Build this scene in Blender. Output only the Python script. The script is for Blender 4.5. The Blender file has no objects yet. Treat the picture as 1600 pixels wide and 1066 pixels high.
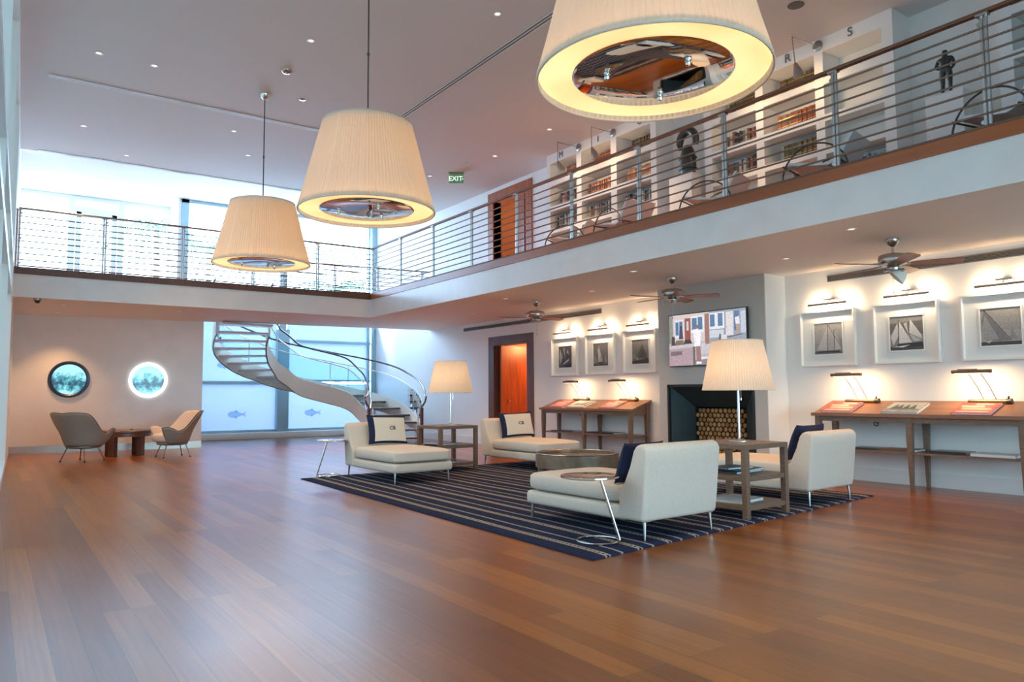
import bpy, bmesh, math, random
from mathutils import Vector, Matrix
PI = math.pi
random.seed(7)
S = bpy.context.scene
C = S.collection

# ---------------------------------------------------------------- camera, sky, exposure
def setup_camera():
    yaw, pitch, roll = 0.6137, 0.0718, -0.0057
    fw = Vector((math.sin(yaw)*math.cos(pitch), math.cos(yaw)*math.cos(pitch), math.sin(pitch)))
    r = Vector((math.cos(yaw), -math.sin(yaw), 0)); u = r.cross(fw)
    c, s = math.cos(roll), math.sin(roll)
    r2 = c*r + s*u; u2 = -s*r + c*u
    cd = bpy.data.cameras.new('camera'); cam = bpy.data.objects.new('camera', cd); C.objects.link(cam)
    cd.sensor_width = 36; cd.lens = 1157.3/1600*36; cd.clip_start = 0.02; cd.clip_end = 200
    m = Matrix((r2, u2, -fw)).transposed().to_4x4(); m.translation = Vector((0, 0, 1.16))
    cam.matrix_world = m
    S.camera = cam
setup_camera()
S.view_settings.view_transform = 'Standard'; S.view_settings.look = 'None'
S.view_settings.exposure = 0.08; S.view_settings.gamma = 1; S.view_settings.use_curve_mapping = False
try:
    S.cycles.max_bounces = 10; S.cycles.diffuse_bounces = 5; S.cycles.glossy_bounces = 5
    S.cycles.transmission_bounces = 8; S.cycles.transparent_max_bounces = 12
    S.cycles.sample_clamp_indirect = 6; S.cycles.caustics_reflective = False; S.cycles.caustics_refractive = False
    S.cycles.use_denoising = True
except Exception: pass

w = bpy.data.worlds.new('sky'); S.world = w; w.use_nodes = True
bg = w.node_tree.nodes['Background']
bg.inputs['Color'].default_value = (0.47, 0.70, 1.0, 1); bg.inputs['Strength'].default_value = 20.0

def light(name, kind, loc, energy, color=(1, 1, 1), size=0.3, size_y=None, aim=None, portal=False, spot=None, blend=.5, soft=None):
    l = bpy.data.lights.new(name, kind); o = bpy.data.objects.new(name, l); C.objects.link(o)
    o.location = loc; l.energy = energy; l.color = color
    if kind == 'AREA':
        l.shape = 'RECTANGLE' if size_y else 'SQUARE'; l.size = size
        if size_y: l.size_y = size_y
        l.cycles.is_portal = portal
    if kind == 'POINT': l.shadow_soft_size = size
    if kind == 'SPOT': l.shadow_soft_size = size; l.spot_size = spot; l.spot_blend = blend
    if aim is not None:
        d = Vector(aim) - Vector(loc); o.rotation_euler = d.to_track_quat('-Z', 'Y').to_euler()
    return o
# window portals guide the sky light in
light('window_portal', 'AREA', (-.45, 5.2, 2.95), 1, size=17.0, size_y=5.6, aim=(9, 5.2, 2.95), portal=True)
light('window_portal', 'AREA', (2.1, 21.6, 4.85), 1, size=3.5, size_y=2.7, aim=(2.1, 0, 4.85), portal=True)
light('window_portal', 'AREA', (6.7, 20.55, 4.85), 1, size=5.4, size_y=2.7, aim=(6.7, 0, 4.85), portal=True)
light('sun', 'SUN', (0, 30, 20), 3.5, (1, .97, .92)).rotation_euler = Vector((.78, -.36, -.52)).to_track_quat('-Z', 'Y').to_euler()
bpy.data.lights['sun'].angle = .18
WARM = (1.0, .52, .22); WARM2 = (1.0, .64, .34)

# ---------------------------------------------------------------- materials
def mat(name, color=(.8, .8, .8), rough=.5, metal=0, emit=None, estr=0, spec=.5, bump=0, bscale=50, coat=0, var=0, vscale=8, stretch=(1,1,1)):
    m = bpy.data.materials.new(name); m.use_nodes = True; nt = m.node_tree; n = nt.nodes; L = nt.links
    b = n['Principled BSDF']
    b.inputs['Base Color'].default_value = (*color, 1); b.inputs['Roughness'].default_value = rough
    b.inputs['Metallic'].default_value = metal; b.inputs['Specular IOR Level'].default_value = spec
    b.inputs['Coat Weight'].default_value = coat
    if emit: b.inputs['Emission Color'].default_value = (*emit, 1); b.inputs['Emission Strength'].default_value = estr
    tc = n.new('ShaderNodeTexCoord'); mp = n.new('ShaderNodeMapping'); L.new(tc.outputs['Object'], mp.inputs[0]); mp.inputs['Scale'].default_value = stretch
    if bump:
        t = n.new('ShaderNodeTexNoise'); t.inputs['Scale'].default_value = bscale; t.inputs['Detail'].default_value = 4
        L.new(mp.outputs[0], t.inputs['Vector'])
        bp = n.new('ShaderNodeBump'); bp.inputs['Strength'].default_value = bump; bp.inputs['Distance'].default_value = .01
        L.new(t.outputs['Fac'], bp.inputs['Height']); L.new(bp.outputs[0], b.inputs['Normal'])
    if var:
        t = n.new('ShaderNodeTexNoise'); t.inputs['Scale'].default_value = vscale; t.inputs['Detail'].default_value = 3
        L.new(mp.outputs[0], t.inputs['Vector'])
        cr = n.new('ShaderNodeValToRGB'); cr.color_ramp.elements[0].position = .3; cr.color_ramp.elements[1].position = .7
        cr.color_ramp.elements[0].color = tuple(max(0, c*(1-var)) for c in color)+(1,)
        cr.color_ramp.elements[1].color = tuple(min(1, c*(1+var)) for c in color)+(1,)
        L.new(t.outputs['Fac'], cr.inputs[0]); L.new(cr.outputs[0], b.inputs['Base Color'])
    return m
M = {}
M['wall'] = mat('white_paint', (.88, .87, .84), .55, bump=.05, bscale=120)
M['soffit'] = mat('soffit_paint', (.90, .83, .76), .6, bump=.03, bscale=90)
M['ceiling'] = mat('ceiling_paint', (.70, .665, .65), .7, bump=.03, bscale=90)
M['wallgrey'] = mat('grey_paint', (.56, .545, .50), .6, bump=.05, bscale=100)
M['plaster'] = mat('polished_plaster', (.82, .81, .79), .24, bump=.05, bscale=6, var=.03, vscale=3)
M['trim_white'] = mat('white_trim', (.82, .82, .80), .4, bump=.02)
M['steel'] = mat('brushed_steel', (.55, .55, .54), .28, 1, bump=.03, bscale=200, stretch=(1, 1, 20))
M['chrome'] = mat('chrome', (.8, .78, .76), .08, 1, bump=.01)
M['nickel'] = mat('satin_nickel', (.46, .42, .38), .25, 1, bump=.02, bscale=150)
M['darkmetal'] = mat('dark_metal', (.09, .08, .07), .35, .8, bump=.03)
M['gunmetal'] = mat('rod_steel', (.27, .20, .16), .35, 1, bump=.03)  # brown of the warm room's reflection is put into the steel colour
M['alu'] = mat('window_frame_metal', (.30, .44, .50), .4, .3, bump=.02)
M['alu_light'] = mat('pale_frame_metal', (.80, .88, .95), .4, .3, bump=.02)  # haze of the overexposed windows is put into this pale blue
M['handrail_wood'] = mat('handrail_wood', (.16, .055, .02), .3, bump=.05, bscale=20, stretch=(1, .1, 1), var=.25)
M['trimwood'] = mat('edge_board_wood', (.36, .10, .022), .3, bump=.04, bscale=20, stretch=(1, .1, 1), var=.2, vscale=6)
M['doorwood'] = mat('mahogany', (.36, .085, .025), .35, bump=.04, bscale=15, stretch=(3, 3, .3), var=.25, vscale=5)
M['framewood'] = mat('dark_door_frame_wood', (.13, .055, .035), .35, bump=.04, bscale=15, stretch=(3, 3, .3), var=.2)
M['tablewood'] = mat('grey_brown_oak', (.20, .125, .082), .42, bump=.1, bscale=40, stretch=(1, 1, 8), var=.2, vscale=12)
M['desktop'] = mat('walnut_top', (.28, .13, .068), .35, bump=.05, bscale=30, stretch=(1, .15, 1), var=.2, vscale=8)
M['fanwood'] = mat('cherry_blade', (.32, .09, .025), .3, bump=.03, bscale=20, var=.15)
M['linen'] = mat('cream_linen', (.76, .68, .58), .85, bump=.25, bscale=400, spec=.2, var=.04, vscale=60)
M['creamcanvas'] = mat('pillow_canvas', (.78, .74, .62), .85, bump=.3, bscale=300, spec=.2)
M['navy'] = mat('navy_cotton', (.018, .026, .065), .8, bump=.3, bscale=300, spec=.2, var=.15, vscale=40)
M['chairgrey'] = mat('taupe_back_fabric', (.30, .30, .27), .75, bump=.2, bscale=300, spec=.2)
M['chaircream'] = mat('chair_inner_fabric', (.80, .66, .54), .75, bump=.2, bscale=300, spec=.2)
M['piping'] = mat('brown_piping', (.05, .035, .03), .6, bump=.1)
M['firebox'] = mat('slate_steel', (.035, .055, .058), .5, .2, bump=.05, bscale=60, var=.1)
M['black'] = mat('black_plastic', (.02, .02, .02), .4, bump=.02)
M['bark'] = mat('log_bark', (.16, .075, .03), .8, bump=.4, bscale=60)
M['paper'] = mat('paper', (.8, .8, .78), .6, bump=.1, bscale=200)
M['matboard'] = mat('picture_mount', (.82, .81, .77), .6, bump=.03)
M['whiteframe'] = mat('white_frame', (.84, .83, .79), .35, bump=.02)
M['bronze'] = mat('dark_bronze', (.06, .065, .065), .4, .6, bump=.2, bscale=30)
M['stone'] = mat('pale_bounce_stone', (.75, .74, .70), .8, bump=.1, bscale=20)
M['leaf'] = mat('palm_leaf', (.10, .20, .12), .6, bump=.1, var=.2)
M['trunk'] = mat('palm_trunk', (.25, .2, .15), .8, bump=.4, bscale=20)
M['white_enamel'] = mat('white_enamel', (.85, .85, .85), .3, bump=.01)
M['bulb'] = mat('lit_lens', (1, 1, 1), .4, emit=(1, .85, .68), estr=1.6)
M['bulbwhite'] = mat('picture_light_tube', (1, 1, 1), .4, emit=(1, .93, .78), estr=5)
M['glow_ring'] = mat('porthole_lit_rim', (1, 1, 1), .4, emit=(.92, .98, 1), estr=1.6)
M['navyrim'] = mat('porthole_dark_rim', (.03, .05, .12), .3, .3, bump=.01)
M['exitgreen'] = mat('exit_sign_face', (.10, .22, .14), .4, emit=(.1, .25, .15), estr=.3)
M['exittext'] = mat('exit_letters', (.9, 1, .9), .4, emit=(.75, 1, .8), estr=1.1)
M['letter'] = mat('grey_letter', (.16, .17, .17), .4, .4, bump=.01)
M['lens_fan'] = mat('frosted_glass_shade', (.9, .86, .78), .4, bump=.02)
M['corridor'] = mat('warm_wall_paint', (.80, .50, .32), .6, bump=.05)
M['cable'] = mat('steel_cable', (.12, .12, .12), .4, .6, bump=.01)

def floor_mat():
    m = bpy.data.materials.new('hardwood_planks'); m.use_nodes = True; nt = m.node_tree; n = nt.nodes; L = nt.links
    b = n['Principled BSDF']; tc = n.new('ShaderNodeTexCoord'); mp = n.new('ShaderNodeMapping')
    mp.inputs['Rotation'].default_value = (0, 0, PI/2); L.new(tc.outputs['Object'], mp.inputs[0])
    br = n.new('ShaderNodeTexBrick'); br.offset = .37; br.offset_frequency = 3
    br.inputs['Scale'].default_value = 1; br.inputs['Brick Width'].default_value = 2.3; br.inputs['Row Height'].default_value = .135
    br.inputs['Mortar Size'].default_value = .0012; br.inputs['Mortar Smooth'].default_value = .3
    br.inputs['Color1'].default_value = (0, 0, 0, 1); br.inputs['Color2'].default_value = (1, 1, 1, 1); br.inputs['Mortar'].default_value = (.1, .1, .1, 1)
    L.new(mp.outputs[0], br.inputs['Vector'])
    cr = n.new('ShaderNodeValToRGB'); e = cr.color_ramp.elements
    e[0].color = (.20, .053, .005, 1); e[1].color = (.385, .130, .011, 1)
    mid = cr.color_ramp.elements.new(.55); mid.color = (.28, .082, .007, 1)
    L.new(br.outputs['Color'], cr.inputs[0])
    ms = n.new('ShaderNodeMapping'); ms.inputs['Scale'].default_value = (20, .5, 1); L.new(tc.outputs['Object'], ms.inputs[0])
    nz = n.new('ShaderNodeTexNoise'); nz.inputs['Scale'].default_value = 2.2; nz.inputs['Detail'].default_value = 2.5; L.new(ms.outputs[0], nz.inputs['Vector'])
    cr2 = n.new('ShaderNodeValToRGB'); cr2.color_ramp.elements[0].position = .3; cr2.color_ramp.elements[1].position = .75
    cr2.color_ramp.elements[0].color = (.74, .72, .70, 1); cr2.color_ramp.elements[1].color = (1.12, 1.1, 1.05, 1)
    L.new(nz.outputs['Fac'], cr2.inputs[0])
    mx = n.new('ShaderNodeMixRGB'); mx.blend_type = 'MULTIPLY'; mx.inputs[0].default_value = 1
    L.new(cr.outputs[0], mx.inputs[1]); L.new(cr2.outputs[0], mx.inputs[2])
    mx2 = n.new('ShaderNodeMixRGB'); mx2.blend_type = 'MIX'; mx2.inputs[2].default_value = (.03, .012, .006, 1)
    L.new(br.outputs['Fac'], mx2.inputs[0]); L.new(mx.outputs[0], mx2.inputs[1]); L.new(mx2.outputs[0], b.inputs['Base Color'])
    n2 = n.new('ShaderNodeTexNoise'); n2.inputs['Scale'].default_value = 1.3; n2.inputs['Detail'].default_value = 2; L.new(tc.outputs['Object'], n2.inputs['Vector'])
    mr = n.new('ShaderNodeMapRange'); mr.inputs['To Min'].default_value = .280; mr.inputs['To Max'].default_value = .33
    L.new(n2.outputs['Fac'], mr.inputs['Value']); L.new(mr.outputs[0], b.inputs['Roughness'])
    b.inputs['Specular IOR Level'].default_value = .5
    b.inputs['Coat Weight'].default_value = .25; b.inputs['Coat Roughness'].default_value = .28; b.inputs['Coat IOR'].default_value = 1.55
    return m
M['floor'] = floor_mat()

def rug_mat():
    m = bpy.data.materials.new('navy_striped_weave'); m.use_nodes = True; nt = m.node_tree; n = nt.nodes; L = nt.links
    b = n['Principled BSDF']; b.inputs['Roughness'].default_value = .95; b.inputs['Specular IOR Level'].default_value = .1
    uv = n.new('ShaderNodeUVMap'); sp = n.new('ShaderNodeSeparateXYZ'); L.new(uv.outputs[0], sp.inputs[0])
    def mth(op, a, bb=None, v=None):
        q = n.new('ShaderNodeMath'); q.operation = op
        if a is not None: L.new(a, q.inputs[0])
        if bb is not None: L.new(bb, q.inputs[1])
        if v is not None: q.inputs[1].default_value = v
        return q.outputs[0]
    # stripe period .36 m across the rug: one thick dashed cream stripe, one thin pale one
    x = mth('ADD', sp.outputs['X'], v=-.135)
    fr = mth('FRACT', mth('DIVIDE', x, v=.362))
    thick = mth('LESS_THAN', fr, v=.17)
    pos = mth('GREATER_THAN', x, v=0)
    thick = mth('MULTIPLY', thick, pos)
    a1 = mth('GREATER_THAN', fr, v=.475); a2 = mth('LESS_THAN', fr, v=.545)
    thin = mth('MULTIPLY', mth('MULTIPLY', a1, a2), pos)
    # small woven dashes inside the thick stripe
    fy = mth('FRACT', mth('MULTIPLY', sp.outputs['Y'], v=22.0))
    d1 = mth('LESS_THAN', fy, v=.42)
    c1 = mth('GREATER_THAN', fr, v=.055); c2 = mth('LESS_THAN', fr, v=.12)
    dash = mth('MULTIPLY', mth('MULTIPLY', c1, c2), d1)
    inv = n.new('ShaderNodeMath'); inv.operation = 'SUBTRACT'; inv.inputs[0].default_value = 1; L.new(dash, inv.inputs[1])
    thick = mth('MULTIPLY', thick, inv.outputs[0])
    m1 = n.new('ShaderNodeMixRGB'); m1.inputs[1].default_value = (.022, .028, .062, 1); m1.inputs[2].default_value = (.36, .31, .25, 1); L.new(thick, m1.inputs[0])
    m2 = n.new('ShaderNodeMixRGB'); m2.inputs[2].default_value = (.34, .32, .32, 1); L.new(thin, m2.inputs[0]); L.new(m1.outputs[0], m2.inputs[1])
    L.new(m2.outputs[0], b.inputs['Base Color'])
    nz = n.new('ShaderNodeTexNoise'); nz.inputs['Scale'].default_value = 120; tc = n.new('ShaderNodeTexCoord'); L.new(tc.outputs['Object'], nz.inputs['Vector'])
    bp = n.new('ShaderNodeBump'); bp.inputs['Strength'].default_value = .6; bp.inputs['Distance'].default_value = .006
    L.new(nz.outputs['Fac'], bp.inputs['Height']); L.new(bp.outputs[0], b.inputs['Normal'])
    return m
M['rug'] = rug_mat()

def glass_mat(name, tint=(.93, .98, 1), ior=1.35):
    m = bpy.data.materials.new(name); m.use_nodes = True; nt = m.node_tree; n = nt.nodes; L = nt.links
    n.remove(n['Principled BSDF']); out = n['Material Output']
    t = n.new('ShaderNodeBsdfTransparent'); t.inputs[0].default_value = (*tint, 1)
    g = n.new('ShaderNodeBsdfGlossy'); g.inputs['Roughness'].default_value = .03
    fr = n.new('ShaderNodeFresnel'); fr.inputs['IOR'].default_value = ior
    mx = n.new('ShaderNodeMixShader'); L.new(fr.outputs[0], mx.inputs[0]); L.new(t.outputs[0], mx.inputs[1]); L.new(g.outputs[0], mx.inputs[2])
    L.new(mx.outputs[0], out.inputs[0]); return m
M['glass'] = glass_mat('window_glass')
M['tintglass'] = glass_mat('tinted_window_glass', (.07, .078, .07))  # dark tint added to hold back daylight from the left wall
M['tintglass2'] = glass_mat('pale_tinted_window_glass', (.48, .54, .47))
M['railglass'] = glass_mat('balustrade_glass', (.80, .93, .98), ior=1.12)

def translucent_mat(name, col, tcol, fac=.5, rough=.9, bump=0, bscale=40, spec_mix=0):
    m = bpy.data.materials.new(name); m.use_nodes = True; nt = m.node_tree; n = nt.nodes; L = nt.links
    n.remove(n['Principled BSDF']); out = n['Material Output']
    d = n.new('ShaderNodeBsdfDiffuse'); d.inputs[0].default_value = (*col, 1)
    t = n.new('ShaderNodeBsdfTranslucent'); t.inputs[0].default_value = (*tcol, 1)
    mx = n.new('ShaderNodeMixShader'); mx.inputs[0].default_value = fac
    L.new(d.outputs[0], mx.inputs[1]); L.new(t.outputs[0], mx.inputs[2])
    nz = n.new('ShaderNodeTexNoise'); nz.inputs['Scale'].default_value = bscale; tc = n.new('ShaderNodeTexCoord'); L.new(tc.outputs['Object'], nz.inputs['Vector'])
    bp = n.new('ShaderNodeBump'); bp.inputs['Strength'].default_value = bump or .02; L.new(nz.outputs['Fac'], bp.inputs['Height'])
    L.new(bp.outputs[0], d.inputs['Normal'])
    if spec_mix:
        g = n.new('ShaderNodeBsdfGlossy'); g.inputs['Roughness'].default_value = .15
        m2 = n.new('ShaderNodeMixShader'); m2.inputs[0].default_value = spec_mix
        L.new(mx.outputs[0], m2.inputs[1]); L.new(g.outputs[0], m2.inputs[2]); L.new(m2.outputs[0], out.inputs[0])
    else: L.new(mx.outputs[0], out.inputs[0])
    return m
M['shade'] = translucent_mat('pleated_silk', (.80, .74, .63), (.85, .68, .50), .33)
M['frosted'] = translucent_mat('frosted_window', (.42, .54, .66), (.125, .15, .195), .55, spec_mix=.06)
M['fishetch'] = glass_mat('etched_fish', (.52, .62, .70), ior=1.05)

def diffuser_mat():
    m = bpy.data.materials.new('lit_diffuser'); m.use_nodes = True; nt = m.node_tree; n = nt.nodes; L = nt.links
    b = n['Principled BSDF']; b.inputs['Base Color'].default_value = (.8, .7, .55, 1); b.inputs['Roughness'].default_value = .6
    tc = n.new('ShaderNodeTexCoord'); nz = n.new('ShaderNodeTexNoise'); nz.inputs['Scale'].default_value = 1.5; L.new(tc.outputs['Object'], nz.inputs['Vector'])
    cr = n.new('ShaderNodeValToRGB'); cr.color_ramp.elements[0].color = (1, .50, .19, 1); cr.color_ramp.elements[1].color = (1, .66, .30, 1)
    cr.color_ramp.elements[0].position = .35; cr.color_ramp.elements[1].position = .65
    L.new(nz.outputs['Fac'], cr.inputs[0]); L.new(cr.outputs[0], b.inputs['Emission Color']); b.inputs['Emission Strength'].default_value = 1.25
    return m
M['diffuser'] = diffuser_mat()
M['mirrordisc'] = mat('wavy_mirror', (.80, .78, .76), .03, 1, bump=.12, bscale=1.4)

def aquarium_mat(name, seed):
    m = bpy.data.materials.new(name); m.use_nodes = True; nt = m.node_tree; n = nt.nodes; L = nt.links
    b = n['Principled BSDF']; b.inputs['Roughness'].default_value = .1
    tc = n.new('ShaderNodeTexCoord'); mp = n.new('ShaderNodeMapping'); mp.inputs['Location'].default_value = (seed, 0, 0); L.new(tc.outputs['Object'], mp.inputs[0])
    nz = n.new('ShaderNodeTexNoise'); nz.inputs['Scale'].default_value = 5.5; nz.inputs['Detail'].default_value = 8; nz.inputs['Roughness'].default_value = .75; L.new(mp.outputs[0], nz.inputs['Vector'])
    sp = n.new('ShaderNodeSeparateXYZ'); L.new(tc.outputs['Object'], sp.inputs[0])
    band = n.new('ShaderNodeMath'); band.operation = 'ABSOLUTE'
    off = n.new('ShaderNodeMath'); off.operation = 'ADD'; off.inputs[1].default_value = .08; L.new(sp.outputs['Z'], off.inputs[0]); L.new(off.outputs[0], band.inputs[0])
    ml = n.new('ShaderNodeMath'); ml.operation = 'MULTIPLY'; ml.inputs[1].default_value = 1.1; L.new(band.outputs[0], ml.inputs[0])
    ad = n.new('ShaderNodeMath'); ad.operation = 'ADD'; L.new(ml.outputs[0], ad.inputs[0]); L.new(nz.outputs['Fac'], ad.inputs[1])
    cr = n.new('ShaderNodeValToRGB'); e = cr.color_ramp.elements
    e[0].position = .47; e[0].color = (.002, .02, .05, 1); e[1].position = .74; e[1].color = (.45, .9, .95, 1)
    k = e.new(.54); k.color = (.01, .10, .17, 1); k = e.new(.62); k.color = (.10, .48, .58, 1)
    L.new(ad.outputs[0], cr.inputs[0]); L.new(cr.outputs[0], b.inputs['Emission Color']); b.inputs['Emission Strength'].default_value = 1.0
    b.inputs['Base Color'].default_value = (.02, .05, .06, 1)
    return m
M['aqua1'] = aquarium_mat('aquarium_view', 0); M['aqua2'] = aquarium_mat('aquarium_view_pale', 5)

def vcol_mat(name, emit=0):
    m = bpy.data.materials.new(name); m.use_nodes = True; nt = m.node_tree; n = nt.nodes; L = nt.links
    b = n['Principled BSDF']; b.inputs['Roughness'].default_value = .4 if not emit else .2
    a = n.new('ShaderNodeAttribute'); a.attribute_name = 'Col'
    nz = n.new('ShaderNodeTexNoise'); nz.inputs['Scale'].default_value = 40; nz.inputs['Detail'].default_value = 5
    tc = n.new('ShaderNodeTexCoord'); L.new(tc.outputs['Object'], nz.inputs['Vector'])
    cr = n.new('ShaderNodeValToRGB'); cr.color_ramp.elements[0].color = (.6, .6, .6, 1); cr.color_ramp.elements[1].color = (1.3, 1.3, 1.3, 1)
    L.new(nz.outputs['Fac'], cr.inputs[0])
    mx = n.new('ShaderNodeMixRGB'); mx.blend_type = 'MULTIPLY'; mx.inputs[0].default_value = 1
    L.new(a.outputs['Color'], mx.inputs[1]); L.new(cr.outputs[0], mx.inputs[2])
    if emit:
        b.inputs['Base Color'].default_value = (.02, .02, .02, 1); L.new(mx.outputs[0], b.inputs['Emission Color']); b.inputs['Emission Strength'].default_value = emit
    else: L.new(mx.outputs[0], b.inputs['Base Color'])
    return m
M['print'] = vcol_mat('printed_picture'); M['screen'] = vcol_mat('tv_screen_image', 1.0)

# ---------------------------------------------------------------- mesh builder
class MB:
    def __init__(s): s.v = []; s.f = []; s.mi = []; s.col = []; s.cur = 0; s.c = (1, 1, 1)
    def add(s, vs, fs):
        b = len(s.v); s.v += [tuple(v) for v in vs]
        for f in fs: s.f.append([b+i for i in f]); s.mi.append(s.cur); s.col.append(s.c)
        return s
    def box(s, x0, x1, y0, y1, z0, z1):
        vs = [(x, y, z) for z in (z0, z1) for y in (y0, y1) for x in (x0, x1)]
        return s.add(vs, [(0, 2, 3, 1), (4, 5, 7, 6), (0, 1, 5, 4), (2, 6, 7, 3), (0, 4, 6, 2), (1, 3, 7, 5)])
    def cbox(s, c, d, rz=0, rx=0, ry=0):
        m = Matrix.Rotation(rz, 4, 'Z') @ Matrix.Rotation(ry, 4, 'Y') @ Matrix.Rotation(rx, 4, 'X')
        vs = [Vector(c) + m @ Vector((x*d[0]/2, y*d[1]/2, z*d[2]/2)) for z in (-1, 1) for y in (-1, 1) for x in (-1, 1)]
        return s.add(vs, [(0, 2, 3, 1), (4, 5, 7, 6), (0, 1, 5, 4), (2, 6, 7, 3), (0, 4, 6, 2), (1, 3, 7, 5)])
    def prism(s, poly, axis, a, b):
        # poly: 2D points; axis 'x': (y,z) extruded in x, 'y': (x,z), 'z': (x,y)
        def P(p, t): return {'x': (t, p[0], p[1]), 'y': (p[0], t, p[1]), 'z': (p[0], p[1], t)}[axis]
        n = len(poly); vs = [P(p, a) for p in poly] + [P(p, b) for p in poly]
        fs = [tuple(range(n)), tuple(range(2*n-1, n-1, -1))] + [(i, i+n, (i+1) % n+n, (i+1) % n) for i in range(n)]
        return s.add(vs, fs)
    def lathe(s, prof, c=(0, 0, 0), n=32, cap=True, ax='z', mod=None):
        vs = []; k = len(prof)
        for i in range(n):
            a = 2*PI*i/n
            for r, z in prof:
                rr = r*(1+(mod(i) if mod else 0))
                p = (rr*math.cos(a), rr*math.sin(a), z)
                if ax == 'x': p = (p[2], p[0], p[1])
                if ax == 'y': p = (p[0], p[2], p[1])
                vs.append((c[0]+p[0], c[1]+p[1], c[2]+p[2]))
        fs = [(i*k+j, ((i+1) % n)*k+j, ((i+1) % n)*k+j+1, i*k+j+1) for i in range(n) for j in range(k-1)]
        if cap:
            if prof[0][0] > 1e-6: fs.append(tuple(i*k for i in range(n))[::-1])
            if prof[-1][0] > 1e-6: fs.append(tuple(i*k+k-1 for i in range(n)))
        return s.add(vs, fs)
    def tube(s, pts, r, n=8, closed=False, cap=True):
        pts = [Vector(p) for p in pts]; m = len(pts); vs = []; up = None
        rr = r if isinstance(r, (list, tuple)) else [r]*m
        for i, p in enumerate(pts):
            if closed: t = pts[(i+1) % m]-pts[i-1]
            else: t = pts[min(i+1, m-1)]-pts[max(i-1, 0)]
            t.normalize()
            if up is None: up = t.orthogonal().normalized()
            up = (up - t*up.dot(t)).normalized(); w_ = t.cross(up)
            for j in range(n):
                a = 2*PI*j/n; vs.append(p + (up*math.cos(a)+w_*math.sin(a))*rr[i])
        q = m if closed else m-1
        fs = [(i*n+j, i*n+(j+1) % n, ((i+1) % m)*n+(j+1) % n, ((i+1) % m)*n+j) for i in range(q) for j in range(n)]
        if cap and not closed: fs += [tuple(range(n))[::-1], tuple((m-1)*n+j for j in range(n))]
        return s.add(vs, fs)
    def sweep(s, pts_a, pts_b, h0, h1):
        # band between two polylines: solid with top at +h1 and bottom at +h0
        n = len(pts_a); vs = []
        for a, b in zip(pts_a, pts_b):
            a = Vector(a); b = Vector(b)
            vs += [a+Vector((0, 0, h0)), b+Vector((0, 0, h0)), b+Vector((0, 0, h1)), a+Vector((0, 0, h1))]
        fs = [(4*i+j, 4*i+4+j, 4*i+4+(j+1) % 4, 4*i+(j+1) % 4) for i in range(n-1) for j in range(4)]
        fs += [(0, 1, 2, 3), (4*n-1, 4*n-2, 4*n-3, 4*n-4)]
        return s.add(vs, fs)
    def sell(s, c, d, e1=.3, e2=.3, nu=32, nv=16, fn=None):
        # superellipsoid centred c, half sizes d
        def pw(x, e): return math.copysign(abs(x)**e, x)
        vs = []; 
        for j in range(nv+1):
            ph = -PI/2+PI*j/nv
            for i in range(nu):
                th = 2*PI*i/nu
                p = Vector((d[0]*pw(math.cos(ph), e1)*pw(math.cos(th), e2), d[1]*pw(math.cos(ph), e1)*pw(math.sin(th), e2), d[2]*pw(math.sin(ph), e1)))
                if fn: p = fn(p)
                vs.append(p+Vector(c))
        fs = [(j*nu+i, j*nu+(i+1) % nu, (j+1)*nu+(i+1) % nu, (j+1)*nu+i) for j in range(nv) for i in range(nu)]
        return s.add(vs, fs)
    def mesh(s, name, mats, smooth=False, fix=True):
        me = bpy.data.meshes.new(name); me.from_pydata(s.v, [], s.f)
        for m in (mats if isinstance(mats, (list, tuple)) else [mats]): me.materials.append(m)
        for p, k in zip(me.polygons, s.mi): p.material_index = k
        if any(c != (1, 1, 1) for c in s.col):
            at = me.color_attributes.new('Col', 'FLOAT_COLOR', 'CORNER')
            for p, c in zip(me.polygons, s.col):
                for li in p.loop_indices: at.data[li].color = (*c, 1)
        if fix:
            bm = bmesh.new(); bm.from_mesh(me); bmesh.ops.remove_doubles(bm, verts=bm.verts, dist=1e-6) if smooth else None
            bmesh.ops.recalc_face_normals(bm, faces=bm.faces); bm.to_mesh(me); bm.free()
        if smooth:
            for p in me.polygons: p.use_smooth = True
            try: me.set_sharp_from_angle(angle=math.radians(38))
            except Exception: pass
        me.update(); return me
    def build(s, name, mats, parent=None, smooth=False, bevel=0, loc=None, seg=2, fix=True):
        o = bpy.data.objects.new(name, s.mesh(name, mats, smooth, fix)); C.objects.link(o)
        if parent is not None: o.parent = parent
        if loc: o.location = loc
        if bevel:
            b = o.modifiers.new('bevel', 'BEVEL'); b.width = bevel; b.segments = seg; b.limit_method = 'ANGLE'; b.angle_limit = math.radians(35)
            if smooth is False and bevel > .008:
                for p in o.data.polygons: p.use_smooth = True
                b.harden_normals = False
        return o
def tag(o, label, cat, group=None, kind=None):
    if label: o['label'] = label
    if cat: o['category'] = cat
    if group: o['group'] = group
    if kind: o['kind'] = kind
    return o
ORD = ['first', 'second', 'third', 'fourth', 'fifth', 'sixth', 'seventh', 'eighth', 'ninth', 'tenth', 'eleventh', 'twelfth', 'thirteenth', 'fourteenth', 'fifteenth', 'sixteenth', 'seventeenth', 'eighteenth', 'nineteenth', 'twentieth', 'twenty-first', 'twenty-second', 'twenty-third']
def thing(name, label, cat, loc=(0, 0, 0), rz=0, group=None):
    o = bpy.data.objects.new(name, None); C.objects.link(o); o.location = loc; o.rotation_euler = (0, 0, rz)
    o.empty_display_size = .1
    return tag(o, label, cat, group)
def struct(o): o['kind'] = 'structure'; return o
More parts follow.
